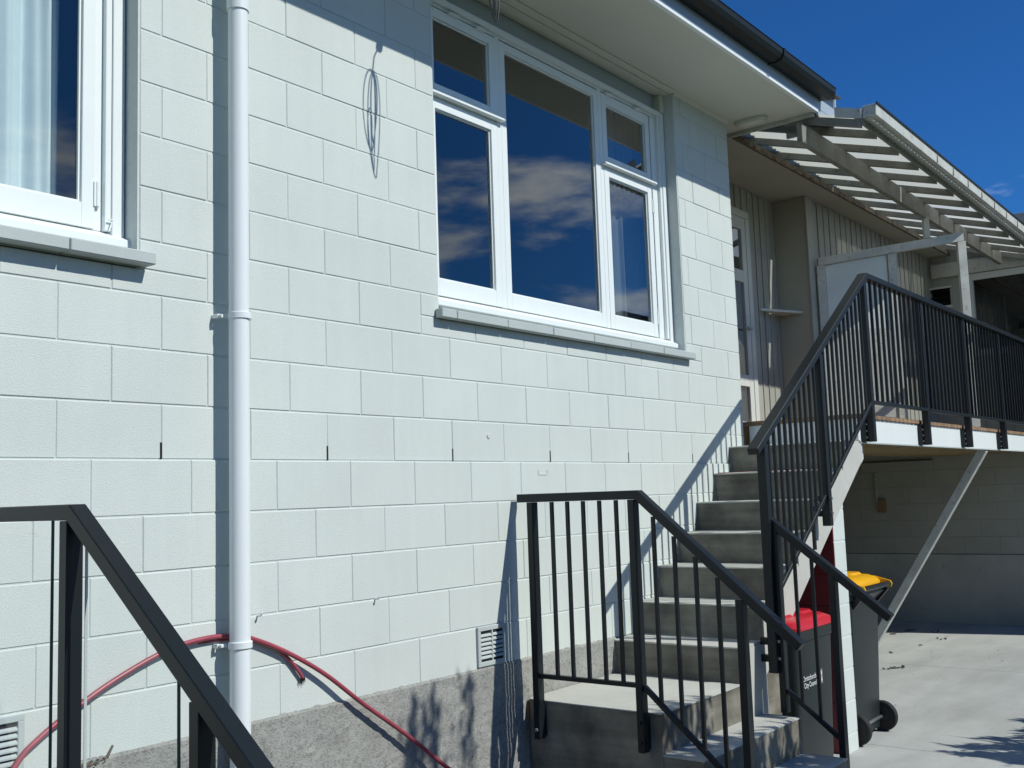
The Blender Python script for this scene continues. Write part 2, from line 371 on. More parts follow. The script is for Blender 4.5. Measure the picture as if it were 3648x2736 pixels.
# ---- windows
def window(x0, x1, kind):
    w = link('window', MB().box(x0 + 0.004, x1 - 0.004, 0.150, 0.168, 0.80, 0.832).mesh('window'), 'white', house)
    zt = 2.40
    F = lambda n, a, b, c, d, e, f, m='white', bev=0.0018: MB().box(a, b, c, d, e, f).obj(n, m, w, bevel=bev)
    # outer frame
    F('jamb', x1 - 0.150, x1 - 0.085, 0.108, 0.17, 0.832, zt - 0.045)
    F('jamb_bead', x1 - 0.0845, x1 - 0.060, 0.086, 0.17, 0.832, zt - 0.012)
    F('architrave', x1 - 0.0595, x1 - 0.012, 0.078, 0.165, 0.800, zt)
    F('jamb_scribe', x1 - 0.0115, x1 - 0.001, 0.098, 0.165, 0.77, zt)
    F('jamb', x0 + 0.005, x0 + 0.07, 0.108, 0.17, 0.832, zt - 0.045)
    F('architrave', x0 + 0.0005, x0 + 0.030, 0.078, 0.107, 0.80, zt)
    F('head', x0 + 0.006, x1 - 0.0855, 0.104, 0.17, zt - 0.044, zt - 0.012)
    F('head_mould', x0 + 0.031, x1 - 0.0605, 0.082, 0.1035, zt - 0.030, zt + 0.004)
    # sloping timber sill
    s = MB().prism([(0.060, 0.768), (0.048, 0.772), (0.048, 0.800), (0.105, 0.829), (0.17, 0.831), (0.17, 0.768)], 'x', x0 + 0.002, x1 - 0.004)
    s.obj('timber_sill', 'white', w, bevel=0.002)
    # tiled sill
    xs = [x0 - 0.028]; t = 2.008 + 0.4 * math.floor((x0 + 0.02 - 2.008) / 0.4 + 1)
    while t < x1: xs.append(t); t += 0.4
    xs.append(x1 + (0.045 if kind == 2 else 0.030))
    for a, b in zip(xs[:-1], xs[1:]):
        j = random.uniform(-0.0012, 0.0012)
        if b - a < 0.02: continue
        # front nib sits proud of the wall; inside the opening it runs back under the frame
        pj, zs = (0.050, 0.0) if kind == 2 else (0.066, 0.008)
        MB().box(a + 0.002, b - 0.002, -pj + j, -0.0025, 0.690 + zs, 0.735 + zs + j).obj('sill_tile', 'sill', w, bevel=0.0035)
        aa, bb = max(a + 0.002, x0 + 0.003), min(b - 0.002, x1 - 0.003)
        MB().prism([(-0.0024, 0.694), (-0.0024, 0.737 + j), (0.17, 0.765), (0.17, 0.694)], 'x', aa, bb).obj('sill_tile', 'sill', w)
    def sash(a, b, z0, z1, y, st=0.052, bot=0.085, top=0.045, hinge=None, fixed=False):
        """opening a..b x z0..z1 of the whole sash"""
        m = MB(); d = 0.04
        m.box(a, a + st, y, y + d, z0, z1).box(b - st, b, y, y + d, z0, z1)
        m.box(a + st, b - st, y + 0.0002, y + d, z0, z0 + bot).box(a + st, b - st, y + 0.0002, y + d, z1 - top, z1)
        m.obj('sash', 'white', w, bevel=0.0015)
        pm = MB(); e = 0.009
        ga, gb, g0, g1 = a + st, b - st, z0 + bot, z1 - top
        for (p, q, r_, t_) in ((ga, gb, g0, g0 + e), (ga, gb, g1 - e, g1), (ga, ga + e, g0 + e, g1 - e), (gb - e, gb, g0 + e, g1 - e)):
            pm.box(p, q, y + 0.012, y + 0.02, r_, t_)
        pm.obj('glazing_bead', 'white', w)
        MB().box(ga + 0.001, gb - 0.001, y + 0.0205, y + 0.0245, g0 + 0.001, g1 - 0.001).obj('pane', 'glass', w)
        if hinge is not None:
            for z in (z0 + 0.13, z1 - 0.13):
                MB().box(hinge - 0.012, hinge + 0.012, y - 0.006, y + 0.012, z - 0.045, z + 0.045).cyl((hinge, y - 0.006, z), 'z', 0.005, 0.09, 8).obj('hinge', 'white', w)
    yf = 0.098
    if kind == 2:
        m1, m2 = 2.56, 3.59
        for a, b in ((2.556, 2.596), (3.585, 3.625)):
            F('mullion', a, b, 0.100, 0.17, 0.8325, zt - 0.0445)
        sash(1.998, 2.555, 0.834, 1.85, yf)
        sash(1.998, 2.555, 1.893, 2.345, yf, bot=0.042, top=0.052)
        F('transom', 1.996, 2.5553, 0.104, 0.17, 1.8505, 1.8925)
        F('transom_hood', 1.996, 2.592, 0.066, 0.0975, 1.866, 1.884, bev=0.004)
        sash(2.597, 3.584, 0.834, 2.345, 0.1005, st=0.047)
        sash(3.626, 4.203, 0.834, 1.85, yf, hinge=4.21)
        sash(3.626, 4.203, 1.893, 2.345, yf, bot=0.042, top=0.066, st=0.05)
        F('transom', 3.6255, 4.232, 0.104, 0.17, 1.8505, 1.8925)
        F('transom_hood', 3.60, 4.232, 0.066, 0.0975, 1.866, 1.884, bev=0.004)
        for hx in (2.20, 2.42, 3.70, 4.05):
            MB().box(hx - 0.035, hx + 0.035, 0.078, 0.098, 2.338, 2.352).obj('hinge', 'white', w)
        # boxed panel between the window head and the soffit
        F('head_panel', x0 + 0.002, x1 - 0.002, 0.125, 0.15, zt + 0.0045, SOF - 0.004, m='fascia')
        F('head_trim', x0 + 0.0025, x1 - 0.0025, 0.03, 0.12, SOF - 0.014, SOF - 0.0015, m='soffit')
        F('head_trim', x1 - 0.06, x1 - 0.004, 0.07, 0.1245, zt + 0.004, SOF - 0.015, m='soffit')
    else:
        F('mullion', -0.502, -0.462, 0.100, 0.17, 0.8325, zt - 0.0445)
        sash(-0.461, 0.190, 0.834, 2.345, yf, st=0.050, bot=0.090, hinge=0.197)
        sash(x0 + 0.07, -0.503, 0.834, 2.345, yf, st=0.050, bot=0.090)
        MB().cyl((0.240, 0.074, 0.872), 'x', 0.003, 0.018, 8).bar((0.246, 0.077, 0.87), (0.236, 0.068, 0.84), 0.003, 0.003).obj('catch', 'white', w)
    return w
w2 = window(W2[0], W2[1], 2)
w1 = window(W1[0], W1[1], 1)
# soffit / wall scotia
MB().prism([(-0.022, SOF - 0.001), (-0.001, SOF - 0.001), (-0.001, SOF - 0.022)], 'x', W2[1] + 0.003, WX - 0.002).obj('scotia', 'soffit', house)
MB().prism([(-0.022, SOF - 0.001), (-0.001, SOF - 0.001), (-0.001, SOF - 0.022)], 'x', -6.9, W2[0] - 0.003).obj('scotia', 'soffit', house)
for z0 in (SOF - 0.012,):
    MB().box(1.93, 4.38, -0.03, 0.026, z0, SOF - 0.001).obj('soffit_bead', 'soffit', house, bevel=0.003)
# rooms behind the glass
def room(x0, x1, z0, z1, d):
    m = MB()
    for q in ((x0, x1, 0.205 + d, 0.22 + d, z0, z1), (x0, x1, 0.205, 0.2045 + d, z0 - .01, z0), (x0, x1, 0.205, 0.2045 + d, z1, z1 + .01), (x0 - .01, x0, 0.205, 0.2045 + d, z0, z1), (x1, x1 + .01, 0.205, 0.2045 + d, z0, z1)): m.box(*q)
    m.obj('room_lining', 'room', house)
room(1.7, 4.6, 0.35, 2.52, 3.0); room(-2.0, 0.6, 0.35, 2.52, 3.0)

def curtain(x0, x1, y, z0, z1, amp, per, m, label, seed=0, flare=0.0):
    rnd = random.Random(seed); n = int((x1 - x0) / 0.006); vs = []; rows = 16
    ph = rnd.uniform(0, 6)
    for j in range(rows + 1):
        t = j / rows; z = z0 + (z1 - z0) * t
        for i in range(n + 1):
            u = i / n; x = x0 + (x1 - x0) * u
            a = amp * (0.55 + 0.45 * math.sin(u * 5 + seed)) * (1.15 - 0.3 * t)
            yy = y + a * math.sin(x * 6.283 / per + ph + 1.2 * math.sin(x * 9 + seed) + 0.5 * t) + 0.3 * a * math.sin(x * 6.283 / per * 2.3 + 3 * t)
            xx = x + flare * (1 - t) * u
            vs.append((xx, yy, z))
    mb = MB().add(vs, [(j*(n+1)+i, j*(n+1)+i+1, (j+1)*(n+1)+i+1, (j+1)*(n+1)+i) for j in range(rows) for i in range(n)])
    me = mb.mesh('curtain', smooth=True); o = link('curtain', me, m)
    sol = o.modifiers.new('thickness', 'SOLIDIFY'); sol.thickness = 0.0012
    return tag(o, label, 'curtain')
curtain(-0.40, 0.142, 0.235, 0.78, 2.45, 0.030, 0.115, 'curtain', 'pale blue folded curtain behind the left window', 3, flare=-0.012)
curtain(3.93, 4.36, 0.27, 0.80, 2.45, 0.020, 0.075, 'curtain_dim', 'grey curtain drawn back at the right end of the large window', 5)

# ================================================================= DOWNPIPE, VENTS, FIXINGS ON THE WALL
PX, PY, PR = 0.690, -0.082, 0.0385
dp = thing('downpipe', 'white round plastic downpipe running down the block wall', 'downpipe', (PX, PY, GZ))
MB().tube([(PX - 0.012, PY, GZ), (PX - 0.006, PY, 0.0), (PX, PY, 1.79)], PR, 32).obj('pipe', 'pvc', dp, smooth=True)
MB().tube([(PX, PY, 1.79), (PX + 0.002, PY, 2.50), (PX + 0.002, PY - 0.1, 2.62), (PX + 0.002, -0.5, 2.66)], PR + 0.004, 32).obj('pipe', 'pvc', dp, smooth=True)
MB().tube([(PX, PY, 1.775), (PX, PY, 1.83)], PR + 0.0055, 32).obj('socket', 'pvc', dp, smooth=True)
for z in (0.548, -0.690):
    xc = PX - 0.006 * (0.55 - z)
    b = MB().tube([(xc, PY, z - 0.013), (xc, PY, z + 0.013)], PR + 0.006, 32)
    b.box(xc - 0.066, xc - 0.03, -0.047, -0.041, z - 0.007, z + 0.007).box(xc - 0.072, xc - 0.058, -0.0405, -0.012 if z < 0 else -0.001, z - 0.008, z + 0.008)
    br = b.obj('bracket', 'pvc', dp, bevel=0.002)
    MB().cyl((xc - 0.065, -0.045, z), 'y', 0.004, 0.012, 10).obj('screw', 'bolt', br)

def vent(x0, x1, z0, z1, label, y=-0.010):
    t = thing('wall_vent', label, 'vent', ((x0 + x1) / 2, y, z0))
    fr = MB(); e = 0.022
    for q in ((x0, x1, z0, z0 + e), (x0, x1, z1 - e, z1), (x0, x0 + e, z0 + e, z1 - e), (x1 - e, x1, z0 + e, z1 - e)): fr.box(q[0], q[1], y - 0.010, y + 0.002, q[2], q[3])
    fr.obj('frame', 'sill', t, bevel=0.002)
    MB().box(x0 + e, x1 - e, y - 0.0015, y + 0.001, z0 + e, z1 - e).obj('backing', 'dark', t)
    n = 7; h = (z1 - z0 - 2 * e) / n
    for i in range(n - 1):
        zc = z0 + e + h * (i + 1)
        MB().prism([(y - 0.009, zc - 0.007), (y - 0.0016, zc + 0.002), (y - 0.0016, zc + 0.006), (y - 0.009, zc - 0.002)], 'x', x0 + e, x1 - e).obj('louvre', 'sill', t)
    MB().box((x0 + x1) / 2 - 0.004, (x0 + x1) / 2 + 0.004, y - 0.0095, y - 0.0016, z0 + e, z1 - e).obj('rib', 'sill', t)
vent(2.127, 2.345, -0.990, -0.800, 'small grey louvred wall vent beside the landing railing')
vent(-0.35, -0.100, -0.995, -0.805, 'grey louvred wall vent low down behind the glass railing')
for x, z, lb in ((0.818, -0.603, 'small white cup hook in the wall beside the downpipe'), (1.452, -0.600, 'small white cup hook in the wall midway between downpipe and vent')):
    MB().tube([(x, -0.006, z), (x, -0.030, z + 0.002), (x - 0.002, -0.040, z + 0.006), (x - 0.002, -0.043, z + 0.014)], 0.0035, 8).obj('wall_hook', 'pvc')
    tag(bpy.data.objects[-1] if False else [o for o in bpy.data.objects if o.name.startswith('wall_hook')][-1], lb, 'hook')
# faint bracket outline left under the paint
MB().box(2.672, 2.752, -0.0125, -0.0095, -0.068, -0.063).box(2.670, 2.675, -0.0125, -0.0095, -0.063, -0.040).box(2.749, 2.754, -0.0125, -0.0095, -0.063, -0.040).obj('painted_over_clip', 'block', house)

def spline(pts, n=10):
    out = []; P = [Vector(p) for p in pts]; P = [P[0]] + P + [P[-1]]
    for i in range(1, len(P) - 2):
        for k in range(n):
            t = k / n; a, b, c, d = P[i-1], P[i], P[i+1], P[i+2]
            out.append(0.5 * ((2*b) + (-a+c)*t + (2*a-5*b+4*c-d)*t*t + (-a+3*b-3*c+d)*t**3))
    out.append(P[-2]); return out
hp = [(-0.55,-0.10,-1.75),(-0.30,-0.05,-1.20),(-0.144,-0.036,-0.965),(-0.056,-0.034,-0.885),(0.085,-0.032,-0.805),(0.201,-0.030,-0.750),(0.36,-0.030,-0.690),(0.474,-0.030,-0.664),(0.60,-0.030,-0.655),(0.70,-0.030,-0.664),(0.78,-0.032,-0.684),(0.94,-0.036,-0.755),(1.128,-0.044,-0.866),(1.33,-0.054,-1.018),(1.574,-0.064,-1.190),(1.808,-0.072,-1.370),(2.05,-0.08,-1.55),(2.25,-0.10,-1.76)]
hose = thing('garden_hose', 'pinkish red hose arching over the wall behind the downpipe', 'hose', (0.6, -0.03, -0.66))
MB().tube(spline(hp, 8), 0.0095, 12).obj('hose_run', 'hose', hose, smooth=True)
MB().tube(spline([(0.55,-0.016,-0.668),(0.72,-0.018,-0.676),(0.87,-0.020,-0.722),(0.95,-0.022,-0.775),(1.005,-0.024,-0.835),(1.03,-0.024,-0.868)], 8), 0.0075, 12).obj('hose_tail', 'hose', hose, smooth=True)
fr = MB()
for a in range(5):
    x = 1.03 + 0.004 * (a - 2); fr.tube([(x, -0.024, -0.866), (x + 0.003 * (a - 2), -0.022, -0.888 - 0.008 * (a % 2))], [0.0035, 0.0008], 5)
fr.obj('frayed_end', 'cable', hose)

# cable coil hanging from the eave (its shadow falls on the wall)
cc = thing('cable_coil', 'coil of thin black cable hanging from the eave beside the large window', 'cable', (1.65, -0.62, SOF))
cpt = []
MB().tube([(1.700, -0.61, SOF - 0.01), (1.668, -0.613, 2.47), (1.655, -0.613, 2.38)], 0.004, 6).cyl((1.705, -0.612, SOF - 0.006), 'y', 0.022, 0.02, 12).obj('drop', 'cable', cc)
co = MB()
for dx_, w_, t_, b_ in ((-0.012, 0.052, 2.400, 2.02), (0.010, 0.050, 2.395, 1.90), (0.0, 0.016, 2.375, 1.93), (0.004, 0.022, 2.37, 2.06), (-0.02, 0.014, 2.22, 2.01)):
    pts = []
    for k in range(33):
        a = 2 * math.pi * k / 32
        zc_, hh = (t_ + b_) / 2, (t_ - b_) / 2
        pts.append((1.655 + dx_ + w_ * math.sin(a) * (0.35 + 0.65 * abs(math.cos(a * 0.5 + 0.3))) , -0.613 + 0.012 * math.cos(a + dx_ * 100), zc_ + hh * math.cos(a)))
    co.tube(pts, 0.0033, 6, cap=False)
co.obj('loops', 'cable', cc)

# oval bulkhead light on the soffit
bl = thing('bulkhead_light', 'off white oval bulkhead light under the eave at the house corner', 'ceiling light', (5.25, -0.16, SOF))
def oval(cx, cy, rx, ry, z, n=24): return [(cx + rx * math.copysign(abs(math.cos(a)) ** 0.7, math.cos(a)), cy + ry * math.copysign(abs(math.sin(a)) ** 0.7, math.sin(a)), z) for a in [2 * math.pi * k / n for k in range(n)]]
MB().loft([oval(5.262, -0.16, .055, .125, SOF - 0.001), oval(5.262, -0.16, .055, .125, SOF - 0.02)]).obj('base', 'white_old', bl)
MB().loft([oval(5.262, -0.16, .048, .115, SOF - 0.0201), oval(5.262, -0.16, .046, .11, SOF - 0.035), oval(5.262, -0.16, .03, .085, SOF - 0.045)]).obj('lens', 'soffit', bl, smooth=True)
MB().box(5.44, 5.462, -0.57, 0.13, SOF - 0.03, SOF - 0.001).obj('end_batten', 'white_old', house, bevel=0.002)

# ================================================================= PORCH WING
wing = thing('rear_wing', 'cream vertical boarded rear wing around the raised porch', 'house wing', (8, 0.5, 0.3))
wing_door = None
def boards(axis, fixed, a, b, z0, z1, step, thick, side, holes=(), m='board'):
    t = a
    k = 0
    while t < b - 0.01:
        u = min(t + step, b)
        for q in sub((t + 0.003, u - 0.003, z0, z1), holes):
            if q[1] - q[0] < 0.01: continue
            j = random.uniform(0, 0.003)
            if axis == 'x': mb = MB().box(q[0], q[1], fixed + (-thick - j if side < 0 else 0), fixed, q[2], q[3])
            else: mb = MB().box(fixed - thick - j, fixed, q[0], q[1], q[2], q[3])
            mb.obj('wall_board', m, wing, bevel=0.003)
            # cover batten
        if axis == 'x': mbt = MB(); [mbt.box(q[0], q[1], fixed - thick - 0.010, fixed - thick - 0.0035, q[2], q[3]) for q in sub((u - 0.009, u + 0.009, z0, z1), holes)]
        else: mbt = MB(); [mbt.box(fixed - thick - 0.010, fixed - thick - 0.0035, q[0], q[1], q[2], q[3]) for q in sub((u - 0.009, u + 0.009, z0, z1), holes)]
        if mbt.v and k % 1 == 0: mbt.obj('cover_batten', m, wing, bevel=0.003)
        t = u; k += 1
DK = 0.306
doorx = (5.98, 6.90)
boards('x', 0.70, 5.2, 7.53, DK, SOF - 0.002, 0.125, 0.012, -1, [(doorx[0], doorx[1], 0, 2.31)])
MB().box(5.19, 7.6, 0.7005, 0.72, DK - 0.04, SOF - 0.003).obj('wall_lining', 'board', wing)
# return wall of the porch recess
MB().box(7.53, 7.56, 0.375, 0.70, DK, SOF - 0.002).obj('return_wall', 'ceiling', wing, bevel=0.002)
MB().box(7.515, 7.66, 0.357, 0.3745, DK, SOF - 0.002).obj('corner_post', 'board', wing, bevel=0.003)
boards('x', 0.385, 7.665, 11.3, DK, SOF - 0.002, 0.15, 0.012, -1)
MB().box(7.565, 11.46, 0.3855, 0.40, DK - 0.04, SOF - 0.003).obj('wall_lining', 'board', wing)
# end wall facing back along the deck
winC = (-1.35, -0.14, 1.36, 2.18); louC = (0.135, 0.36, 1.93, 2.14)
boards('y', 11.30, -3.6, 0.37, DK, 2.9, 0.15, 0.012, -1, [winC, louC, (-1.35, -0.14, 1.3, 2.2)])
MB().box(11.42, 11.44, -3.6, 0.38, -0.1, 2.9).obj('wall_lining', 'dark', wing)
MB().box(11.25, 11.283, -3.6, 0.33, 2.27, 2.44).obj('lintel_board', 'white_old', wing, bevel=0.004)
wc = link('window', MB().box(11.262, 11.2835, -1.42, -0.075, 2.185, 2.262).box(11.262, 11.2835, -1.42, -0.075, 1.28, 1.355).box(11.262, 11.2835, -0.135, -0.075, 1.3555, 2.1845).box(11.262, 11.2835, -0.80, -0.75, 1.3555, 2.1845).mesh('window'), 'doorpaint', wing)
MB().box(11.29, 11.294, -1.35, -0.80, 1.356, 2.184).obj('pane', 'glass', wc)
MB().box(11.29, 11.294, -0.75, -0.136, 1.356, 2.184).obj('pane', 'glass', wc)
lv = link('louvre_window', MB().box(11.27, 11.2835, 0.115, 0.3645, 2.14, 2.165).box(11.27, 11.2835, 0.115, 0.3645, 1.90, 1.93).mesh('louvre_window'), 'doorpaint', wing)
for i in range(3):
    MB().bar((11.285, 0.136, 1.96 + i * 0.075), (11.285, 0.36, 1.96 + i * 0.075), 0.03, 0.005, up=(0.5, 0, 1)).obj('louvre_blade', 'bindark', lv)
# door with three panes
door = link('door', MB().box(6.02, 6.10, 0.662, 0.70, DK, 2.24).box(6.745, 6.825, 0.662, 0.70, DK, 2.24).box(6.1005, 6.7445, 0.6625, 0.70, 2.13, 2.24).box(6.1005, 6.7445, 0.6625, 0.70, 1.645, 1.755).box(6.1005, 6.7445, 0.6625, 0.70, 0.71, 0.815).box(6.1005, 6.7445, 0.6625, 0.70, DK + .0, 0.40).mesh('door', 0.003), 'doorpaint', wing)
for z0, z1 in ((1.756, 2.129), (0.816, 1.644), (0.401, 0.709)):
    MB().box(6.101, 6.744, 0.680, 0.684, z0, z1).obj('pane', 'glass', door)
MB().box(6.101, 6.744, 0.6965, 0.6985, 0.401, 2.129).obj('dark_room', 'room', door)
MB().box(6.826, 6.90, 0.655, 0.6995, DK, 2.241).box(5.98, 6.019, 0.655, 0.6995, DK, 2.241).box(5.98, 6.90, 0.655, 0.6995, 2.242, 2.31).obj('door_frame', 'doorpaint', wing, bevel=0.003)
MB().cyl((6.78, 0.64, 1.23), 'y', 0.012, 0.04, 12).bar((6.78, 0.622, 1.23), (6.69, 0.622, 1.23), 0.016, 0.014).obj('handle', 'brass', door)
sh = MB().prism([(7.528, 0.660), (7.06, 0.660), (7.528, 0.45)], 'z', 1.430, 1.452).obj('corner_shelf', 'doorpaint', bevel=0.002)
tag(sh, 'small cream triangular shelf in the corner of the porch recess', 'shelf')

# ================================================================= VERANDA ROOF
ver = thing('veranda_roof', 'slatted white timber veranda roof over the raised deck', 'veranda roof', (8.3, -0.45, 2.4))
def zr(y): return 2.475 + 0.31 * (y + 0.5)
def zf(x): return -0.014 * max(0, x - 5.5)
X0V = 5.47; sp = 0.49
def yo(x): return -0.899
k = 0; x = 5.485
while x < 11.25:
    a, b = 0.50, yo(x)
    mb = MB()
    d = 0.058
    mb.add([(x-.02,a,zr(a)+zf(x)),(x+.02,a,zr(a)+zf(x)),(x+.02,b,zr(b)+zf(x)),(x-.02,b,zr(b)+zf(x)),(x-.02,a,zr(a)+d+zf(x)),(x+.02,a,zr(a)+d+zf(x)),(x+.02,b,zr(b)+d+zf(x)),(x-.02,b,zr(b)+d+zf(x))],
           [(0,3,2,1),(4,5,6,7),(0,1,5,4),(1,2,6,5),(2,3,7,6),(3,0,4,7)])
    mb.obj('rafter', 'rafter', ver, bevel=0.003)
    x += sp if k else 0.305; k += 1
# corrugated sheets, one per bay pair
def corr(x0, x1, m):
    vs = []; n = int((x1 - x0) / 0.019); 
    for (y, row) in ((0.50, 0), (-0.5, 1), (-0.985, 2)):
        for i in range(n + 1):
            x = x0 + (x1 - x0) * i / n
            vs.append((x, y, zr(y) + 0.069 + zf(x) + 0.008 * math.cos(i * math.pi / 2)))
    mb = MB().add(vs, [(r*(n+1)+i, r*(n+1)+i+1, (r+1)*(n+1)+i+1, (r+1)*(n+1)+i) for r in range(2) for i in range(n)])
    mb.obj('roof_sheet', m, ver)
x = X0V
for xa, xb in ((5.47, 6.30), (6.30, 7.13), (7.13, 7.565), (7.605, 8.43)): corr(xa, xb, 'sheet')  # gap before the last sheet is added to throw a sun streak inside
x = 8.43
while x < 11.2: corr(x, x + 0.80, 'sheet_clear'); x += 0.80
MB().bar((5.37, -0.485, 2.385), (11.12, -0.485, 2.372), 0.045, 0.15).obj('main_beam', 'rafter', ver, bevel=0.004)
# outer box gutter with fall
def gbox(x, dz=0): 
    z = 2.432 + dz + zf(x) * 1.0 - 0.015
    return [(x, -0.915, z), (x, -1.012, z), (x, -1.018, z + 0.085), (x, -0.915, z + 0.085)]
MB().loft([gbox(5.47), gbox(11.3)]).obj('outer_gutter', 'white_old', ver, bevel=0.003)
MB().add([(5.47,-0.900,2.372),(11.3,-0.900,2.298),(11.3,-0.900,2.40),(5.47,-0.900,2.47),(5.47,-0.914,2.372),(11.3,-0.914,2.298),(11.3,-0.914,2.40),(5.47,-0.914,2.47)],[(0,1,2,3),(7,6,5,4),(0,4,5,1),(1,5,6,2),(2,6,7,3),(3,7,4,0)]).obj('outer_plate', 'rafter', ver)
MB().loft([[(5.47, -1.0185, 2.495), (5.47, -1.026, 2.495), (5.47, -1.026, 2.510), (5.47, -1.0185, 2.510)], [(11.3, -1.0185, 2.414), (11.3, -1.026, 2.414), (11.3, -1.026, 2.429), (11.3, -1.0185, 2.429)]]).obj('gutter_lip', 'gutter', ver)
MB().add([(5.452,-0.722,2.466),(5.452,-0.912,2.412),(5.452,-0.912,2.482),(5.452,-0.722,2.540),(5.468,-0.722,2.466),(5.468,-0.912,2.412),(5.468,-0.912,2.482),(5.468,-0.722,2.540)],[(0,1,2,3),(7,6,5,4),(0,4,5,1),(1,5,6,2),(2,6,7,3),(3,7,4,0)]).obj('barge_board', 'white_old', ver)
for i in range(9):
    x = 6.9 + i * 0.45
    MB().box(x - 0.004, x + 0.004, -1.0215, -1.012, 2.42 + zf(x), 2.495 + zf(x)).obj('gutter_joint', 'under', ver)
# inner edge board with debris
MB().box(5.4635, 11.3, 0.100, 0.1245, SOF - 0.014, SOF + 0.038).obj('inner_edge_board', 'edge', ver, bevel=0.003)
deb = MB(); rr = random.Random(4)
for i in range(60):
    x = 5.55 + rr.random() ** 1.5 * 2.6; y = 0.088 + rr.uniform(-0.012, 0.008); z = SOF - 0.005 + rr.uniform(-.010, .02); s_ = rr.uniform(0.008, 0.035)
    a = rr.uniform(-0.6, 0.6)
    deb.bar((x, y, z), (x + s_ * math.cos(a), y + rr.uniform(-.01, .01), z + s_ * math.sin(a)), 0.007, 0.006)
d_ = deb.obj('debris', 'rust', ver); d_['kind'] = 'stuff'
# screen
scr = thing('privacy_screen', 'white framed porch screen with a frosted panel behind the deck railing', 'screen', (8.1, -0.2, DK))
A = Vector((7.66, 0.335, 0)); B = Vector((8.50, -0.76, 0)); D = (B - A)
def on_s(t, z): return (A.x + D.x * t, A.y + D.y * t, z)
sup = D.cross(Vector((0, 0, 1))).normalized()
def stile(t0, t1, z0a, z0b, z1a, z1b, name, m='white_old', th=0.045):
    vs = []
    for s_ in (-th / 2, th / 2):
        for (t, za, zb) in ((t0, z0a, z1a), (t1, z0b, z1b)):
            p = on_s(t, 0)
            vs += [(p[0] + sup.x * s_, p[1] + sup.y * s_, za), (p[0] + sup.x * s_, p[1] + sup.y * s_, zb)]
    return MB().add(vs, [(0,1,3,2),(4,6,7,5),(0,4,5,1),(2,3,7,6),(1,5,7,3),(0,2,6,4)]).obj(name, m, scr, bevel=0.003)
def zt_(t): return 1.955 + 0.20 * t
stile(0.0, 1.0, zt_(0) - 0.075, zt_(1) - 0.085, zt_(0), zt_(1), 'top_rail')
stile(-0.012, 0.045, DK, DK, zt_(0) - 0.077, zt_(0.04) - 0.077, 'post')
stile(0.475, 0.535, DK, DK, zt_(0.47) - 0.083, zt_(0.53) - 0.083, 'post')
stile(0.955, 1.012, DK, DK, zt_(0.955) - 0.086, zt_(1.0) - 0.086, 'post')
stile(0.05, 0.47, 1.26, 1.26, zt_(0.05) - 0.085, zt_(0.47) - 0.085, 'frosted_panel', 'putty', 0.012)
stile(0.05, 0.47, DK, DK, 1.255, 1.255, 'lower_panel', 'white_old', 0.02)
stile(0.735, 0.775, zt_(0.74) + 0.002, zt_(0.78) + 0.002, 2.31, 2.31, 'stub_post')

# ================================================================= DECK
deck = thing('deck', 'raised timber deck with white fascia at the top of the stairs', 'deck', (8, -0.3, 0.1))
MB().box(5.30, 11.28, -0.80, -0.775, 0.112, 0.274).obj('fascia_board', 'white', deck, bevel=0.002)
MB().box(5.30, 11.28, -0.806, -0.765, 0.104, 0.1115).obj('flashing', 'sill', deck)
MB().box(5.275, 5.2995, -0.80, 0.0, 0.122, 0.274).obj('riser_board', 'white', deck, bevel=0.002)
x = 5.262
while x < 11.25:
    y1 = 0.695 if x < 7.5 else 0.35
    MB().box(x, x + 0.087, -0.815, -0.02 if x < 5.185 else y1, 0.275, DK).obj('deck_board', 'timber', deck, bevel=0.003); x += 0.0945
for i in range(12):
    y = -0.72 + i * 0.11
    MB().box(5.32, 11.28, y, y + 0.045, 0.125, 0.274).obj('joist', 'joist', deck)
MB().box(5.2, 11.28, 0.62, 3.2, 0.20, 0.26).obj('floor_lining', 'joist', deck)
br = thing('deck_brace', 'white diagonal timber prop under the deck edge', 'brace', (8.55, -0.2, GZ))
MB().bar((8.60, -0.765, 0.108), (8.60, 0.43, -1.80), 0.075, 0.075).obj('prop', 'white_old', br, bevel=0.004)
MB().box(8.50, 8.70, 0.38, 0.60, GZ, GZ + 0.05).obj('foot_pad', 'concrete', br, bevel=0.004)

# ================================================================= UNDERCROFT
uc = thing('undercroft_wall', 'grey block end wall in shade under the deck', 'wall', (11.4, -1, GZ))
for r in range(5):
    z0 = -1.03 + r * 0.2; off = 0.2 * (r % 2); y = -3.8 + off
    while y < 3.2:
        y1 = min(y + 0.4, 3.2)
        zt2 = min(z0 + 0.2, 0.10) if r == 4 else z0 + 0.2
        o = link('block', block_mesh(y1 - y - 0.003, zt2 - z0 - 0.003, 0.15, 'under', 0.0015), 'under', uc)
        o.matrix_parent_inverse = Matrix.Translation(-WORLDLOC[uc.name])
        o.location = (11.30 + random.uniform(0, .001), (y + y1) / 2, (z0 + zt2) / 2); o.rotation_euler = (0, 0, -math.pi / 2); y = y1
MB().box(11.304, 11.45, -3.8, 3.2, -1.03, 0.27).obj('mortar', 'under', uc)
MB().box(11.285, 11.45, -3.8, 3.2, -1.87, -1.034).obj('plastered_base', 'under_plaster', uc, bevel=0.006)
MB().box(11.262, 11.2995, 0.48, 1.35, -0.03, 0.085).obj('ledger', 'under', uc, bevel=0.003)
bk = MB().box(4.95, 11.28, 3.22, 3.40, -1.87, 0.26).obj('basement_wall', 'under_plaster'); tag(bk, 'plain grey basement wall in the dark behind the bins', 'wall')
cd = thing('conduit', 'thin conduit with a small box on the shaded undercroft wall', 'conduit', (11.28, 1.18, -0.5))
MB().box(11.27, 11.2995, 1.17, 1.195, -0.44, -0.04).obj('pipe', 'under_plaster', cd)
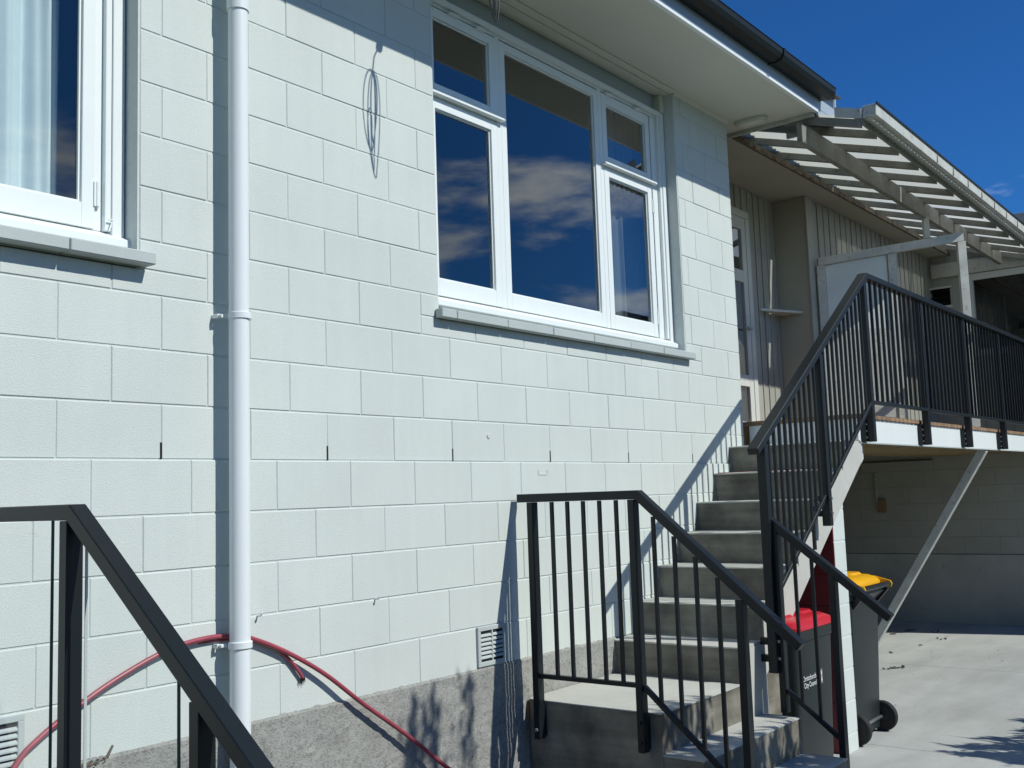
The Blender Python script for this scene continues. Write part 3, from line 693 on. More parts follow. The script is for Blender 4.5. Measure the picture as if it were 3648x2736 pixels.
MB().box(11.25, 11.2990, 1.08, 1.17, -0.53, -0.37).obj('junction_box', 'rust', cd, bevel=0.004)
# block wall standing under the top of the stair
gw = thing('stair_support_wall', 'white ended block wall with a maroon side supporting the stair', 'wall', (4.83, -0.4, GZ))
z = GZ - 0.09; i = 0
XL, XR = 4.728, 4.928
def wall_top(): return 0.0
while z < -0.06:
    zt3 = min(z + 0.2, -0.06)
    a = 0 if i % 2 else 0.2
    segs = [(-0.795, -0.6), (-0.6, -0.2), (-0.2, -0.005)] if a else [(-0.795, -0.4), (-0.4, -0.005)]
    for s0, s1 in segs:
        m = MB().box(XL, XR, s0 + 0.003, s1 - 0.003, z + 0.003, zt3 - 0.003)
        me = m.mesh('block', 0.004); me.materials.append(M['maroon']); me.materials.append(M['block'])
        for p in me.polygons:
            p.material_index = 0 if p.normal.x < -0.3 else 1
        link('block', me, None, gw)
    z += 0.2; i += 1
me = MB().box(XL + 0.004, XR - 0.004, -0.790, -0.006, GZ, -0.07).mesh('mortar'); me.materials.append(M['maroon']); me.materials.append(M['mortar'])
for p in me.polygons: p.material_index = 0 if p.normal.x < -0.3 else 1
link('mortar', me, None, gw)

# ================================================================= CONCRETE STAIR
st = thing('concrete_stair', 'grey concrete stair climbing along the block wall to the deck', 'stairs', (3.4, -0.4, GZ))
RX = [4.940, 4.672, 4.405, 4.137, 3.870, 3.602, 3.335]
TZ = [0.119, -0.068, -0.254, -0.441, -0.628, -0.815, -1.003]
LZ = -1.190
def bumpy(m, amp=0.002): return m
# soffit line: through (5.30,.0) to (4.55,-.27) ... slope like the flight
sl = (0.187 / 0.2675)
def under(x): return 0.001 + (x - 5.295) * sl * 1.0 + (-0.02)
for i, (x, z) in enumerate(zip(RX, TZ)):
    xn = RX[i - 1] if i else 5.273
    # tread slab (light) and riser body (grey) as one flight piece
    xe = xn
    zb0, zb1 = under(x), under(xe)
    if x < 3.7: zb0 = zb1 = GZ
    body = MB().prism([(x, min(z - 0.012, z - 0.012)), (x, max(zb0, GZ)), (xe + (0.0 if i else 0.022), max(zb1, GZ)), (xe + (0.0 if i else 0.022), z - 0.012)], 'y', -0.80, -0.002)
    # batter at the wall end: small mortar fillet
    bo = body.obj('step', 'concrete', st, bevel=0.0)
    n = 24; vs = []; rr = random.Random(i)
    for k in range(n + 1):
        y = -0.80 + 0.798 * k / n
        e = 0.004 * noise.noise((y * 9, i * 3.1, 0)); e2 = 0.003 * noise.noise((y * 14, i * 5, 4))
        vs += [(x - 0.006 + e, y, z - 0.0118), (x - 0.008 + e, y, z - 0.004 + e2), (x + 0.002 + e, y, z + e2 * 0.5), (xe, y, z), (xe, y, z - 0.0118)]
    fs = []
    for k in range(n):
        for q in range(5): fs.append((k*5+q, k*5+(q+1)%5, (k+1)*5+(q+1)%5, (k+1)*5+q))
    fs += [(0,1,2,3,4), tuple(n*5+q for q in (4,3,2,1,0))]
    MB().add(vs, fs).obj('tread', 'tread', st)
    if i < 7:
        MB().add([(x - 0.0005, -0.002, z - 0.014), (x - 0.056, -0.002, z - 0.186), (x - 0.0005, -0.002, z - 0.186), (x - 0.0005, -0.034, z - 0.186)], [(0,1,3),(0,3,2),(0,2,1),(1,2,3)]).obj('mortar_fillet', 'concrete', st)
# end shoulder where the flight meets the deck
MB().prism([(5.2955, 0.118), (5.31, 0.118), (5.345, 0.085), (5.345, 0.0), (5.2955, -0.035)], 'y', -0.80, -0.002).obj('shoulder', 'tread', st)
# outer side face is smooth pale off-form concrete
side = [(3.602, -1.003)]
poly = [(RX[6] + 0.002, GZ + 0.002), (RX[6] + 0.002, TZ[6] - 0.013)]
for i in range(6, -1, -1):
    xn = RX[i - 1] if i else 5.29
    poly += [(RX[i] + 0.002, TZ[i] - 0.013), (xn + (0.0015 if i else 0), TZ[i] - 0.013)]
poly = [poly[0]] + poly[2:]
poly += [(5.29, under(5.29) + 0.004), (3.62, under(3.62) + 0.004), (3.62, GZ + 0.002)]
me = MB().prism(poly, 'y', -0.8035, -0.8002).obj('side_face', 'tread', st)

land = thing('lower_steps', 'lower concrete landing with two steps down towards the driveway', 'steps', (3.0, -0.6, GZ))
def slabpiece(x0, x1, y0, y1, zt, nm='step'):
    MB().box(x0, x1, y0, y1, GZ - 0.02, zt - 0.010).obj(nm, 'concrete', land, bevel=0.003)
    vs = []; nx, ny = 24, 12
    for j in range(ny + 1):
        for i in range(nx + 1):
            x = x0 - 0.003 + (x1 - x0 + 0.006) * i / nx; y = y0 - 0.004 + (y1 - y0 + 0.004) * j / ny
            ed = 0.004 if (i in (0, nx) or j == 0) else 0
            if ed: x += 0.004 * noise.noise((x * 9, y * 9, zt)); y += 0.004 * noise.noise((x * 9, y * 9, zt + 5))
            vs.append((x, y, zt - ed + 0.0015 * noise.noise((x * 3, y * 3, 0))))
    top = [(j*(nx+1)+i, j*(nx+1)+i+1, (j+1)*(nx+1)+i+1, (j+1)*(nx+1)+i) for j in range(ny) for i in range(nx)]
    n0 = len(vs)
    ring = [i for i in range(nx + 1)] + [j * (nx + 1) + nx for j in range(1, ny + 1)] + [ny * (nx + 1) + i for i in range(nx - 1, -1, -1)] + [j * (nx + 1) for j in range(ny - 1, 0, -1)]
    low = [(vs[k][0], vs[k][1], zt - 0.0098) for k in ring]
    vs += low; nr = len(ring)
    skirt = [(ring[k], n0 + k, n0 + (k + 1) % nr, ring[(k + 1) % nr]) for k in range(nr)]
    skirt.append(tuple(n0 + k for k in range(nr)))
    MB().add(vs, top + skirt).obj('tread', 'tread', land, smooth=False)
slabpiece(2.50, 3.334, -0.795, -0.030, LZ, 'landing')
slabpiece(2.50, 3.56, -1.005, -0.7955, -1.377)
slabpiece(2.50, 3.58, -1.235, -1.0055, -1.564)
MB().box(2.495, 2.56, -0.028, -0.02, -1.30, LZ - 0.02).obj('packing', 'rust', land)

# ================================================================= RAILINGS
def tapered_bolts(parent, pts, axis):
    for p in pts:
        MB().cyl(p, axis, 0.009, 0.012, 8).obj('bolt', 'bolt', parent, bevel=0.002, seg=1)
# --- landing railing (left of the lower steps), in the plane x = 2.46
r2 = thing('landing_railing', 'charcoal steel railing on the left side of the lower landing', 'railing', (2.46, -0.7, LZ))
XR2 = 2.461
def hr(parent, pts, w=0.05, h=0.042, name='handrail', bev=0.003):
    m = MB(); P = [Vector(p) for p in pts]
    secs = []
    for i, p in enumerate(P):
        d = ((P[i] - P[i-1]).normalized() if i else (P[1] - P[0]).normalized()); d2 = ((P[i+1] - P[i]).normalized() if i < len(P) - 1 else d)
        s_ = Vector((0, 0, 1)).cross((d + d2).normalized()).normalized()
        u1 = d.cross(s_); u2 = d2.cross(s_); u = (u1 + u2).normalized(); 
        if u.z < 0: u = -u
        sc = 1 / max(0.5, abs(u.dot(u1.normalized())))
        secs.append([p + s_ * (w / 2) - u * (h / 2 * sc), p - s_ * (w / 2) - u * (h / 2 * sc), p - s_ * (w / 2) + u * (h / 2 * sc), p + s_ * (w / 2) + u * (h / 2 * sc)])
    m.loft(secs); return m.obj(name, 'steel', parent, bevel=bev)
S2 = 0.863
hr(r2, [(XR2, -0.040, -0.188), (XR2, -0.748, -0.188), (XR2, -1.510, -0.188 - S2 * (1.510 - 0.748))])
def top2(y): return -0.212 if y > -0.75 else -0.216 - S2 * (-0.748 - y)
def bot2(y): return -1.068 if y > -0.73 else -1.068 - S2 * (-0.73 - y)
def post(parent, x, y, z0, z1, wx=0.05, wy=0.035): return MB().box(x - wx/2, x + wx/2, y - wy/2, y + wy/2, z0, z1).obj('post', 'steel', parent, bevel=0.002)
for y, z0 in ((-0.120, -1.372), (-0.717, -1.368), (-1.245, -1.80)):
    z1 = top2(y) - (0.012 if y < -1 else -0.002)
    p = post(r2, XR2, y, z0, z1)
    if y > -1:
        for dz in (0.045, 0.135): MB().cyl((XR2 - 0.028, y, z0 + dz), 'x', 0.010, 0.010, 8).obj('bolt', 'bolt' if (y > -.5 and dz < .1) else 'steel', p, bevel=0.002)
        MB().box(XR2 + 0.0255, 2.4985, y - 0.017, y + 0.017, z0 + 0.01, z0 + 0.16).obj('packer', 'steel', p)
for y in (-0.243, -0.338, -0.432, -0.527, -0.622):
    MB().box(XR2 - 0.008, XR2 + 0.008, y - 0.008, y + 0.008, -1.058, -0.2105).obj('baluster', 'steel', r2)
hr(r2, [(XR2, -0.138, -1.068), (XR2, -0.699, -1.068)], 0.025, 0.022, 'bottom_rail', 0.0015)
for y in (-0.822, -0.927, -1.032, -1.137):
    MB().box(XR2 - 0.008, XR2 + 0.008, y - 0.008, y + 0.008, bot2(y), top2(y) - 0.012).obj('baluster', 'steel', r2)
hr(r2, [(XR2, -0.735, bot2(-0.735)), (XR2, -1.227, bot2(-1.227))], 0.025, 0.022, 'bottom_rail', 0.0015)
# --- right hand railing of the lower steps, plane x = 3.60
r4 = thing('lower_step_railing', 'short charcoal steel railing on the right side of the lower steps', 'railing', (3.61, -1.1, -1.4))
X4 = 3.612; S4 = 0.80
def top4(y): return -0.362 - S4 * (-0.885 - y)
hr(r4, [(X4, -0.872, top4(-0.872)), (X4, -1.500, top4(-1.500))])
for y, z0 in ((-0.905, -1.375), (-1.212, -1.80)): post(r4, X4, y, z0, top4(y) - 0.026)
def bot4(y): return -1.262 - S4 * (-0.925 - y)
hr(r4, [(X4, -0.923, bot4(-0.923)), (X4, -1.194, bot4(-1.194))], 0.025, 0.022, 'bottom_rail', 0.0015)
for y in (-1.005, -1.100): MB().box(X4 - 0.008, X4 + 0.008, y - 0.008, y + 0.008, bot4(y), top4(y) - 0.028).obj('baluster', 'steel', r4)
# --- main stair and deck railing, plane y = -0.87
r1 = thing('stair_railing', 'long charcoal steel railing up the stair and along the deck', 'railing', (5.3, -0.87, 0.1))
Y1 = -0.872; A1 = (3.46, 0.018); B1 = (5.365, 1.262); S1 = (B1[1] - A1[1]) / (B1[0] - A1[0])
hr(r1, [(A1[0], Y1, A1[1]), (B1[0], Y1, B1[1]), (11.24, Y1, B1[1] - 0.02)], w=0.065, h=0.04)
def top1(x): return (A1[1] + S1 * (x - A1[0]) - 0.026) if x < B1[0] else B1[1] - 0.022
def bot1(x): return (0.385 - 0.672 * (5.36 - x)) if x < 5.36 else 0.385 - 0.003 * (x - 5.36)
for x, z0 in ((3.580, -1.165), (4.455, -0.42)):
    p = post(r1, x, Y1, z0, top1(x) - 0.006, 0.05, 0.05)
    for dz in (0.075, 0.165):
        MB().box(x - 0.018, x + 0.018, Y1 + 0.026, -0.804, z0 + dz - 0.018, z0 + dz + 0.018).obj('standoff', 'steel', p)
        MB().cyl((x, Y1 - 0.030, z0 + dz), 'y', 0.009, 0.014, 8).obj('bolt', 'bolt', p)
dposts = (5.375, 6.62, 7.80, 9.02, 10.24, 11.20)
for x in dposts:
    p = post(r1, x, Y1 if False else -0.858, 0.112, top1(max(x, 5.3651)) - 0.003, 0.05, 0.05)
    for dz in (0.03, 0.075, 0.12):
        MB().cyl((x - 0.031, -0.835, 0.112 + dz), 'x', 0.006, 0.012, 6).obj('bolt', 'bolt', p)
    MB().box(x - 0.05, x + 0.05, -0.8325, -0.8015, 0.115, 0.268).obj('fixing_plate', 'steel', p)
for k in range(10):
    x = 3.66 + 0.079 * k
    if x < 4.42: MB().box(x - 0.008, x + 0.008, Y1 - 0.008, Y1 + 0.008, bot1(x), top1(x)).obj('baluster', 'steel', r1)
for k in range(10):
    x = 4.545 + 0.0795 * k
    if x < 5.335: MB().box(x - 0.008, x + 0.008, Y1 - 0.008, Y1 + 0.008, bot1(x), top1(x)).obj('baluster', 'steel', r1)
hr(r1, [(3.607, Y1, bot1(3.607)), (4.429, Y1, bot1(4.429))], 0.025, 0.025, 'bottom_rail', 0.0015)
hr(r1, [(4.481, Y1, bot1(4.481)), (5.335, Y1, bot1(5.335)), (5.348, Y1, bot1(5.345))], 0.025, 0.025, 'bottom_rail', 0.0015)
for a, b in zip(dposts[:-1], dposts[1:]):
    n = 11; s_ = (b - a) / (n + 0.7)
    hr(r1, [(a + 0.026, Y1, bot1(6)), (b - 0.026, Y1, bot1(6))], 0.025, 0.025, 'bottom_rail', 0.0015)
    for k in range(1, n + 1):
        x = a + s_ * (k + 0.15)
        if x < b - 0.045: MB().box(x - 0.009, x + 0.009, Y1 - 0.009, Y1 + 0.009, bot1(6), top1(6)).obj('baluster', 'steel', r1)
MB().box(4.365, 4.385, -0.82, -0.804, -0.56, -0.30).obj('stop_bar', 'steel', r1)
# --- near railing with glass, plane x = -0.36
r3 = thing('glass_railing', 'charcoal steel railing with clear glass panels in the near left corner', 'railing', (-0.36, -1.0, -1.2))
X3 = -0.337; S3 = 0.76
hr(r3, [(X3, 0.0 - 0.012, -0.178), (X3, -0.728, -0.178), (X3, -1.85, -0.178 - S3 * (1.85 - 0.728))])
def top3(y): return -0.200 if y > -0.728 else -0.204 - S3 * (-0.728 - y)
for y in (-0.706, -1.275, -1.80): post(r3, X3, y, -1.80, top3(y) + (0.006 if y < -1 else 0.0), 0.048, 0.037)
def pane3(y0, y1):
    m = MB(); g0, g1 = top3(y0) - 0.02, top3(y1) - 0.035
    vs = []
    for x in (X3 - 0.003, X3 + 0.003):
        vs += [(x, y0, -1.70), (x, y1, -1.70 if y0 > -.75 else -1.74), (x, y1, g1), (x, y0, g0)]
    m.add(vs, [(0,1,2,3),(4,7,6,5),(0,4,5,1),(1,5,6,2),(2,6,7,3),(3,7,4,0)]); g_ = m.obj('glass_panel', 'glass_rail', r3)
    for y in (y0, y1):
        MB().box(X3 - 0.0042, X3 + 0.0042, y - (0.0009 if y != -0.782 else 0.0006), y + (0.0009 if y != -0.782 else 0.0006), -1.70, (g0 if y == y0 else g1) + ((0.018 if y == y0 else 0.05) if y0 > -.7 else 0.03)).obj('glass_edge', M['glass_green'] if y != -0.782 else M['sill'], g_)
pane3(-0.03, -0.612); pane3(-0.782, -1.185)
# landing for this railing lies left of the railing and below the frame
near = thing('near_steps', 'concrete landing carrying the glass railing', 'steps', (-1.0, -0.6, GZ))
MB().box(-2.4, X3 - 0.03, -0.80, -0.03, GZ, LZ - 0.2).obj('landing', 'concrete', near, bevel=0.003)
MB().box(-2.4, X3 - 0.03, -1.10, -0.801, GZ, LZ - 0.39).obj('step', 'concrete', near, bevel=0.003)

# ================================================================= WHEELIE BINS
def rrect(x0, x1, y0, y1, z, r=0.04, n=4):
    pts = []
    for cx, cy, a0 in ((x1 - r, y1 - r, 0), (x0 + r, y1 - r, 90), (x0 + r, y0 + r, 180), (x1 - r, y0 + r, 270)):
        for k in range(n + 1):
            a = R(a0 + 90 * k / n); pts.append((cx + r * math.cos(a), cy + r * math.sin(a), z))
    return pts
def wheel(parent, x, y, z, r, w):
    m = MB()
    prof = [(0.0, -w/2), (r*0.72, -w/2), (r*0.76, -w*0.42), (r*0.93, -w*0.46), (r, -w*0.3), (r, w*0.3), (r*0.93, w*0.46), (r*0.76, w*0.42), (r*0.72, w/2), (0.0, w/2)]
    n = 32; vs = []; fs = []
    for k in range(n):
        a = 2 * math.pi * k / n
        for rr_, xx in prof: vs.append((x + xx, y + max(rr_, .002) * math.cos(a), z + max(rr_, .002) * math.sin(a)))
    L = len(prof)
    for k in range(n):
        for q in range(L - 1): fs.append((k*L+q, k*L+q+1, ((k+1)%n)*L+q+1, ((k+1)%n)*L+q))
    t = m.add(vs, fs).obj('wheel', 'tyre', parent, smooth=True)
    MB().cyl((x, y, z), 'x', 0.022, w + 0.012, 12).obj('hub', 'bindark', t, bevel=0.003)
def bin_(cx, cy, w, d, h, lid, label, facing, name='wheelie_bin'):
    """facing = +1: wheels and hinge on the -y side (back to camera); -1: front on the -y side"""
    t = thing(name, label, 'wheelie bin', (cx, cy, GZ), 'council wheelie bins')
    f = facing
    yb = cy - f * d / 2; yf_ = cy + f * d / 2     # back / front
    def sec(z, k):
        ww = w / 2 * (0.88 + 0.12 * k) ; fr_ = d * ((0.15 if facing > 0 else 0.04) * (1 - k))
        ys = sorted((yb + f * 0.035 * (1 - k), yf_ - f * fr_))
        return rrect(cx - ww, cx + ww, ys[0], ys[1], z, 0.045)
    H = h * 0.90
    body = MB().loft([sec(GZ + 0.035, 0), sec(GZ + 0.045, 0.02), sec(GZ + H * 0.5, 0.5), sec(GZ + H * 0.93, 0.92)])
    b = body.obj('body', 'binbody', t, smooth=True)
    ys = sorted((yb, yf_))
    MB().loft([rrect(cx - w/2 * 1.0, cx + w/2 * 1.0, ys[0] + 0.0, ys[1], GZ + H * 0.925, .05), rrect(cx - w/2 * 1.05, cx + w/2 * 1.05, ys[0] - 0.012, ys[1] + 0.012, GZ + H * 0.932, .05), rrect(cx - w/2 * 1.05, cx + w/2 * 1.05, ys[0] - 0.012, ys[1] + 0.012, GZ + H * 0.965, .05), rrect(cx - w/2 * 1.07, cx + w/2 * 1.07, ys[0] - 0.02, ys[1] + 0.02, GZ + H * 0.968, .05), rrect(cx - w/2 * 1.07, cx + w/2 * 1.07, ys[0] - 0.02, ys[1] + 0.02, GZ + H, .05)]).obj('rim', 'binbody', b, bevel=0.003)
    L = MB(); z0 = GZ + H + 0.002
    y0, y1 = ys[0] - 0.022, ys[1] + 0.024
    L.loft([rrect(cx - w*.53, cx + w*.53, y0, y1, z0, .05), rrect(cx - w*.53, cx + w*.53, y0, y1, z0 + 0.016, .05), rrect(cx - w*.50, cx + w*.50, y0 + .02, y1 - .02, z0 + 0.040, .06), rrect(cx - w*.45, cx + w*.45, y0 + .06, y1 - .05, z0 + 0.058, .06), rrect(cx - w*.40, cx + w*.40, y0 + .10, y1 - .10, z0 + 0.062, .05)])
    l = L.obj('lid', lid, t, smooth=True)
    for s_ in (-1, 1):
        xx = cx + s_ * w * 0.26
        MB().loft([rrect(xx - w*.17, xx + w*.17, y0 + .10, y1 - .12, z0 + 0.055, .05), rrect(xx - w*.15, xx + w*.15, y0 + .12, y1 - .14, z0 + 0.075, .05)]).obj('lid_rib', lid, l, smooth=True)
    # hinge: two cheeks and the handle bar at the back
    hb = yb - f * 0.075; hz = z0 - 0.005
    MB().tube([(cx - w * 0.44, hb, hz), (cx + w * 0.44, hb, hz)], 0.017, 14).obj('handle', 'bindark', t, smooth=True)
    for s_ in (-1, 1):
        xx = cx + s_ * w * 0.455
        pts = [(yb + f * 0.10, hz + 0.055), (yb + f * 0.02, hz + 0.052), (hb - f * 0.016, hz + 0.022), (hb - f * 0.026, hz + 0.0), (hb - f * 0.016, hz - 0.022), (hb + f * 0.01, hz - 0.026), (yb + f * 0.08, hz + 0.002)]
        ck = MB().prism(pts, 'x', xx - 0.007, xx + 0.007).obj('hinge_cheek', lid, l, bevel=0.002)
        MB().cyl((xx - 0.001, hb, hz), 'x', 0.009, 0.020, 10).obj('hinge_pin', 'bindark', l)
        MB().prism([(yb, hz - 0.02), (hb, hz - 0.012), (hb - f * 0.012, hz - 0.03), (yb, hz - 0.13)], 'x', xx - 0.045 * s_ - 0.012, xx - 0.045 * s_ + 0.012).obj('handle_bracket', 'bindark', t)
    MB().prism([(yb - f * .001, hz - 0.02), (hb + f * .012, hz - 0.016), (hb + f * .012, hz - 0.04), (yb - f * .001, hz - 0.10)], 'x', cx - w * .40, cx + w * .40).obj('rear_web', 'bindark', t)
    wr = 0.10
    for s_ in (-1, 1): wheel(t, cx + s_ * (w * 0.445), yb + f * 0.025, GZ + wr, wr, 0.045)
    MB().cyl((cx, yb + f * 0.025, GZ + wr), 'x', 0.011, w * 0.86, 10).obj('axle', 'bolt', t)
    return t, ys
yb_, _ = bin_(5.235, -0.455, 0.560, 0.66, 1.10, 'yellow', 'large dark green wheelie bin with a yellow lid, standing past the white wall end', 1)
rb_, ysr = bin_(4.065, -0.655, 0.545, 0.50, 0.960, 'red', 'dark green wheelie bin with a red lid, standing under the stair', -1)
def text(body, x, z, size, parent, y, name='lettering', sx=1.0):
    cu = bpy.data.curves.new(name, 'FONT'); cu.body = body; cu.size = size; cu.extrude = 0.0006; cu.align_x = 'CENTER'; cu.resolution_u = 3
    tmp = bpy.data.objects.new('tmp', cu); COL.objects.link(tmp); bpy.context.view_layer.update()
    me = bpy.data.meshes.new_from_object(tmp.evaluated_get(bpy.context.evaluated_depsgraph_get())); bpy.data.objects.remove(tmp)
    o = bpy.data.objects.new(name, me); COL.objects.link(o); me.materials.clear(); me.materials.append(M['print'])
    o.parent = parent; o.matrix_parent_inverse = Matrix.Translation(-WORLDLOC[parent.name])
    o.location = (x, y, z); o.rotation_euler = (R(90 + 0), 0, 0); o.scale = (sx, 1, 1); return o
ty = -0.9035
text('Christchurch', 3.955, -1.258, 0.040, rb_, ty, sx=0.9)
text('City Council', 3.968, -1.296, 0.040, rb_, ty, sx=0.9)
lg = MB()
for sgn, off in ((1, 0.0), (-1, 0.022)):
    pts = []
    for k in range(14):
        t = k / 13; pts.append((off + 0.014 * math.sin(math.pi * t) * 1.0, 0.085 * t))
    for k in range(14):
        t = 1 - k / 13; pts.append((off + 0.004 * math.sin(math.pi * t), 0.085 * t))
    pts = [(4.118 + sgn * 0 + (p[0] if sgn > 0 else 0.022 - p[0] + off), -1.305 + p[1]) for p in pts]
    lg.prism(pts, 'y', ty - 0.0006, ty + 0.0006)
lg.obj('emblem', 'print', rb_)

# ================================================================= SMALL DEBRIS ON THE DRIVE
lit = MB(); rr = random.Random(11)
spots = [(10.5, 0.66, .05), (10.07, 0.70, .03), (10.46, 0.35, .03), (9.98, 0.12, .03), (7.6, 0.30, .02), (7.9, 0.0, .03), (7.95, -0.03, .03), (8.0, -.06, .03), (6.3, -0.5, .015), (8.8, 0.3, .02), (9.4, .2, .015)]
for (x, y, s_) in spots:
    for k in range(4):
        a = rr.uniform(0, 6); px, py = x + rr.gauss(0, s_ * 1.3), y + rr.gauss(0, s_ * 0.8)
        lit.bar((px, py, GZ + 0.006), (px + s_ * .7 * math.cos(a), py + s_ * .7 * math.sin(a), GZ + 0.006 + rr.uniform(0, s_ * .5)), s_ * 0.5, 0.008)
for k in range(30):
    px, py = rr.uniform(5.6, 11), rr.uniform(-2.2, 1.1); s_ = rr.uniform(0.003, 0.008)
    lit.bar((px, py, GZ + 0.003), (px + s_, py + s_ * .5, GZ + 0.003), s_, 0.004)
lo = lit.obj('leaf_litter', 'litter'); lo['kind'] = 'stuff'; lo['label'] = 'dark scraps of dry leaf litter on the concrete'; 
# dry twig with curled tendrils beside the near railing
tw = thing('dry_twig', 'bare grey brown twig sprouting beside the plinth in the near left corner', 'twig', (0.0, -0.10, -1.25))
MB().tube([(-0.10, -0.10, -1.25), (0.0, -0.10, -1.02), (0.04, -0.10, -0.992), (0.09, -0.10, -0.986), (0.135, -0.10, -0.978), (0.155, -0.10, -0.945)], [0.012, 0.011, 0.011, 0.008, 0.006, 0.004], 8).obj('stem', 'bark', tw)
sp_ = MB()
for q in range(4):
    cx = 0.045 + q * 0.022
    sp_.tube([(cx + 0.016 * math.cos(a * .7) , -0.10 + 0.012 * math.sin(a * .7), -0.985 + 0.014 * math.sin(a * 1.1)) for a in range(11)], 0.0022, 5)
sp_.obj('tendril', 'plinth', tw)

# ================================================================= SHRUBS AND TREE
def flax(x, y, z, h, n, label, seed, spread=0.5, group='flax bushes beside the driveway'):
    rnd = random.Random(seed)
    t = thing('flax_bush', label, 'shrub', (x, y, z), group)
    m = MB()
    for i in range(n):
        a = rnd.uniform(0, 6.283); ln = h * rnd.uniform(0.7, 1.1); lean = rnd.uniform(0.05, spread)
        w = rnd.uniform(0.020, 0.036); ox, oy = 0.10 * rnd.uniform(-1, 1), 0.10 * rnd.uniform(-1, 1)
        dx_, dy_ = math.cos(a), math.sin(a); prev = None; vs = []
        N_ = 7
        for k in range(N_ + 1):
            u = k / N_; r_ = lean * ln * u ** 1.8
            c = (x + ox + dx_ * r_, y + oy + dy_ * r_, z + ln * (u - 0.22 * lean * u * u))
            ww = w * (1 - u ** 3) + 0.001
            vs += [(c[0] - dy_ * ww, c[1] + dx_ * ww, c[2]), (c[0] + dx_ * .004, c[1] + dy_ * .004, c[2] - ww * .3), (c[0] + dy_ * ww, c[1] - dx_ * ww, c[2])]
        fs = []
        for k in range(N_): b = 3 * k; fs += [(b, b+1, b+4, b+3), (b+1, b+2, b+5, b+4)]
        m.add(vs, fs)
    m.obj('leaves', 'leaf', t)
def bush(x, y, z, h, n, spread, label, seed, leaves=190):
    rnd = random.Random(seed)
    t = thing('leafy_shrub', label, 'shrub', (x, y, z), 'leafy shrubs in front of the landing')
    st_, lf = MB(), MB()
    for i in range(n):
        a = 6.283 * i / n + rnd.uniform(-.3, .3); rr_ = spread * rnd.uniform(.25, 1); hh = h * rnd.uniform(.80, 1.0)
        ex, ey = x + rr_ * math.cos(a), y + 0.4 * rr_ * math.sin(a)
        P = [Vector((x + 0.15 * (ex - x), y + 0.15 * (ey - y), z)), Vector((x + .6 * (ex - x), y + .6 * (ey - y), z + hh * .4)), Vector((ex, ey, z + hh * .75)), Vector((ex + rnd.uniform(-.04, .04), ey, z + hh))]
        st_.tube(P, [.018, .013, .008, .003], 6)
        for k in range(leaves):
            u = rnd.random() ** 0.7; zz = hh * (0.25 + 0.75 * u)
            q = min(2, int(zz / hh / .4)) if zz < hh * .75 else 2
            t_ = u; c = P[1].lerp(P[3], max(0, min(1, (zz / hh - .4) / .6))) if zz > hh * .4 else P[0].lerp(P[1], zz / hh / .4)
            rad = 0.11 * (1.15 - u) + 0.015
            p = c + Vector((rnd.gauss(0, rad), rnd.gauss(0, rad), rnd.gauss(0, .03)))
            ln = rnd.uniform(.035, .07); d = Vector((rnd.gauss(0, .5), rnd.gauss(0, .5), 1)).normalized(); v = d.orthogonal().normalized() * ln * .28
            lf.add([p - d * ln, p + v, p + d * ln, p - v], [(0, 1, 2, 3)])
    st_.obj('stems', 'bark', t); lf.obj('leaves', 'leaf', t)
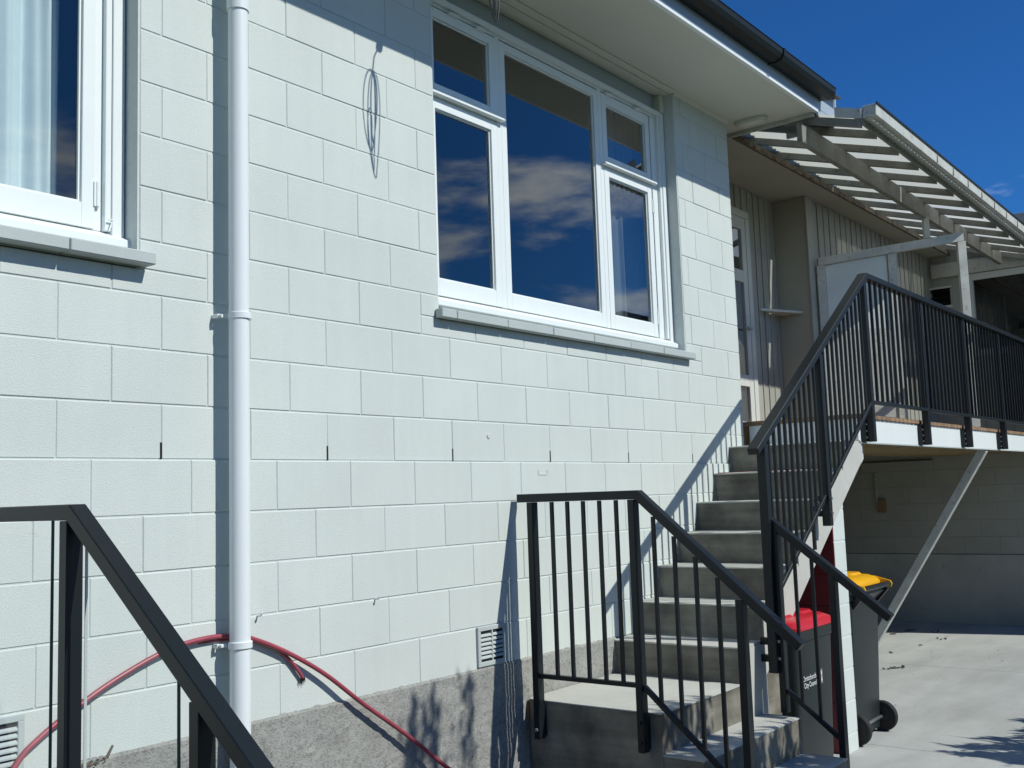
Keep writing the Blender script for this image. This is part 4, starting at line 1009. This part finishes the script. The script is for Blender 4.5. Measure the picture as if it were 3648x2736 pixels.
def tree(x, y, z, h, cr, label, seed, name='tree'):
    rnd = random.Random(seed)
    t = thing(name, label, 'tree', (x, y, z))
    tr = MB().tube([(x, y, z), (x + .05, y, z + h * .35), (x, y + .1, z + h * .6), (x + .1, y, z + h * .9)], [cr * .09, cr * .07, cr * .05, cr * .02], 10)
    cl = []
    for i in range(16):
        a = rnd.uniform(0, 6.283); e = rnd.uniform(-.3, 1.2); r_ = cr * rnd.uniform(0.4, 0.85)
        c = Vector((x + r_ * math.cos(a) * math.cos(e), y + r_ * math.sin(a) * math.cos(e), z + h * .68 + r_ * math.sin(e)))
        tr.tube([(x, y, z + h * rnd.uniform(.3, .6)), c], [cr * .03, cr * .008], 6); cl.append(c)
    tr.obj('trunk', 'bark', t)
    m = MB()
    for c in cl:
        for i in range(420):
            d = Vector((rnd.gauss(0, 1), rnd.gauss(0, 1), rnd.gauss(0, .8))).normalized() * cr * 0.42 * rnd.random() ** 0.5
            p = c + d; s_ = rnd.uniform(0.05, 0.09) * (cr / 2) ** .5
            u = Vector((rnd.gauss(0, 1), rnd.gauss(0, 1), rnd.gauss(0, 1))).normalized(); v = u.orthogonal().normalized()
            m.add([p - u * s_, p + v * s_ * .45, p + u * s_, p - v * s_ * .45], [(0, 1, 2, 3)])
    m.obj('crown', 'leaf', t)
bush(2.47, -3.05, -1.85, 3.90, 5, 0.30, 'tallest leafy shrub out in front of the lower landing', 5)
bush(3.24, -3.05, -1.85, 3.05, 10, 0.34, 'dense leafy shrub between the tallest one and the driveway', 8, 420)
bush(3.88, -3.05, -1.85, 2.45, 5, 0.22, 'lowest leafy shrub at the driveway edge', 12, 330)
bush(6.25, -3.25, -1.85, 1.78, 30, 0.95, 'broad low shrub on the far side of the driveway mouth', 14, 300)
flax(5.55, -3.25, -1.85, 1.45, 50, 'spreading flax bush on the far side of the driveway mouth', 9, 0.6, None)
tree(19.0, -2.9, -1.9, 6.2, 1.9, 'dark leafy tree beyond the veranda gutter at the right edge', 3)
for x, y, h_, c_, i, lb in ((-9, -17, 5.2, 2.6, 0, 'broad leafy tree across the garden, behind the near steps'), (-3.5, -19, 4.6, 2.4, 1, 'round leafy tree across the garden, opposite the left window'), (3, -18, 4.4, 2.5, 2, 'low leafy tree across the garden, opposite the lower landing'), (10, -19, 4.9, 2.7, 3, 'leafy tree across the driveway, opposite the deck'), (18, -18, 5.2, 2.8, 4, 'wide leafy tree beyond the far end of the driveway'), (27, -16, 5.0, 2.8, 5, 'farthest leafy tree past the driveway')):
    tree(x, y, -1.9, h_, c_, lb, 20 + i)
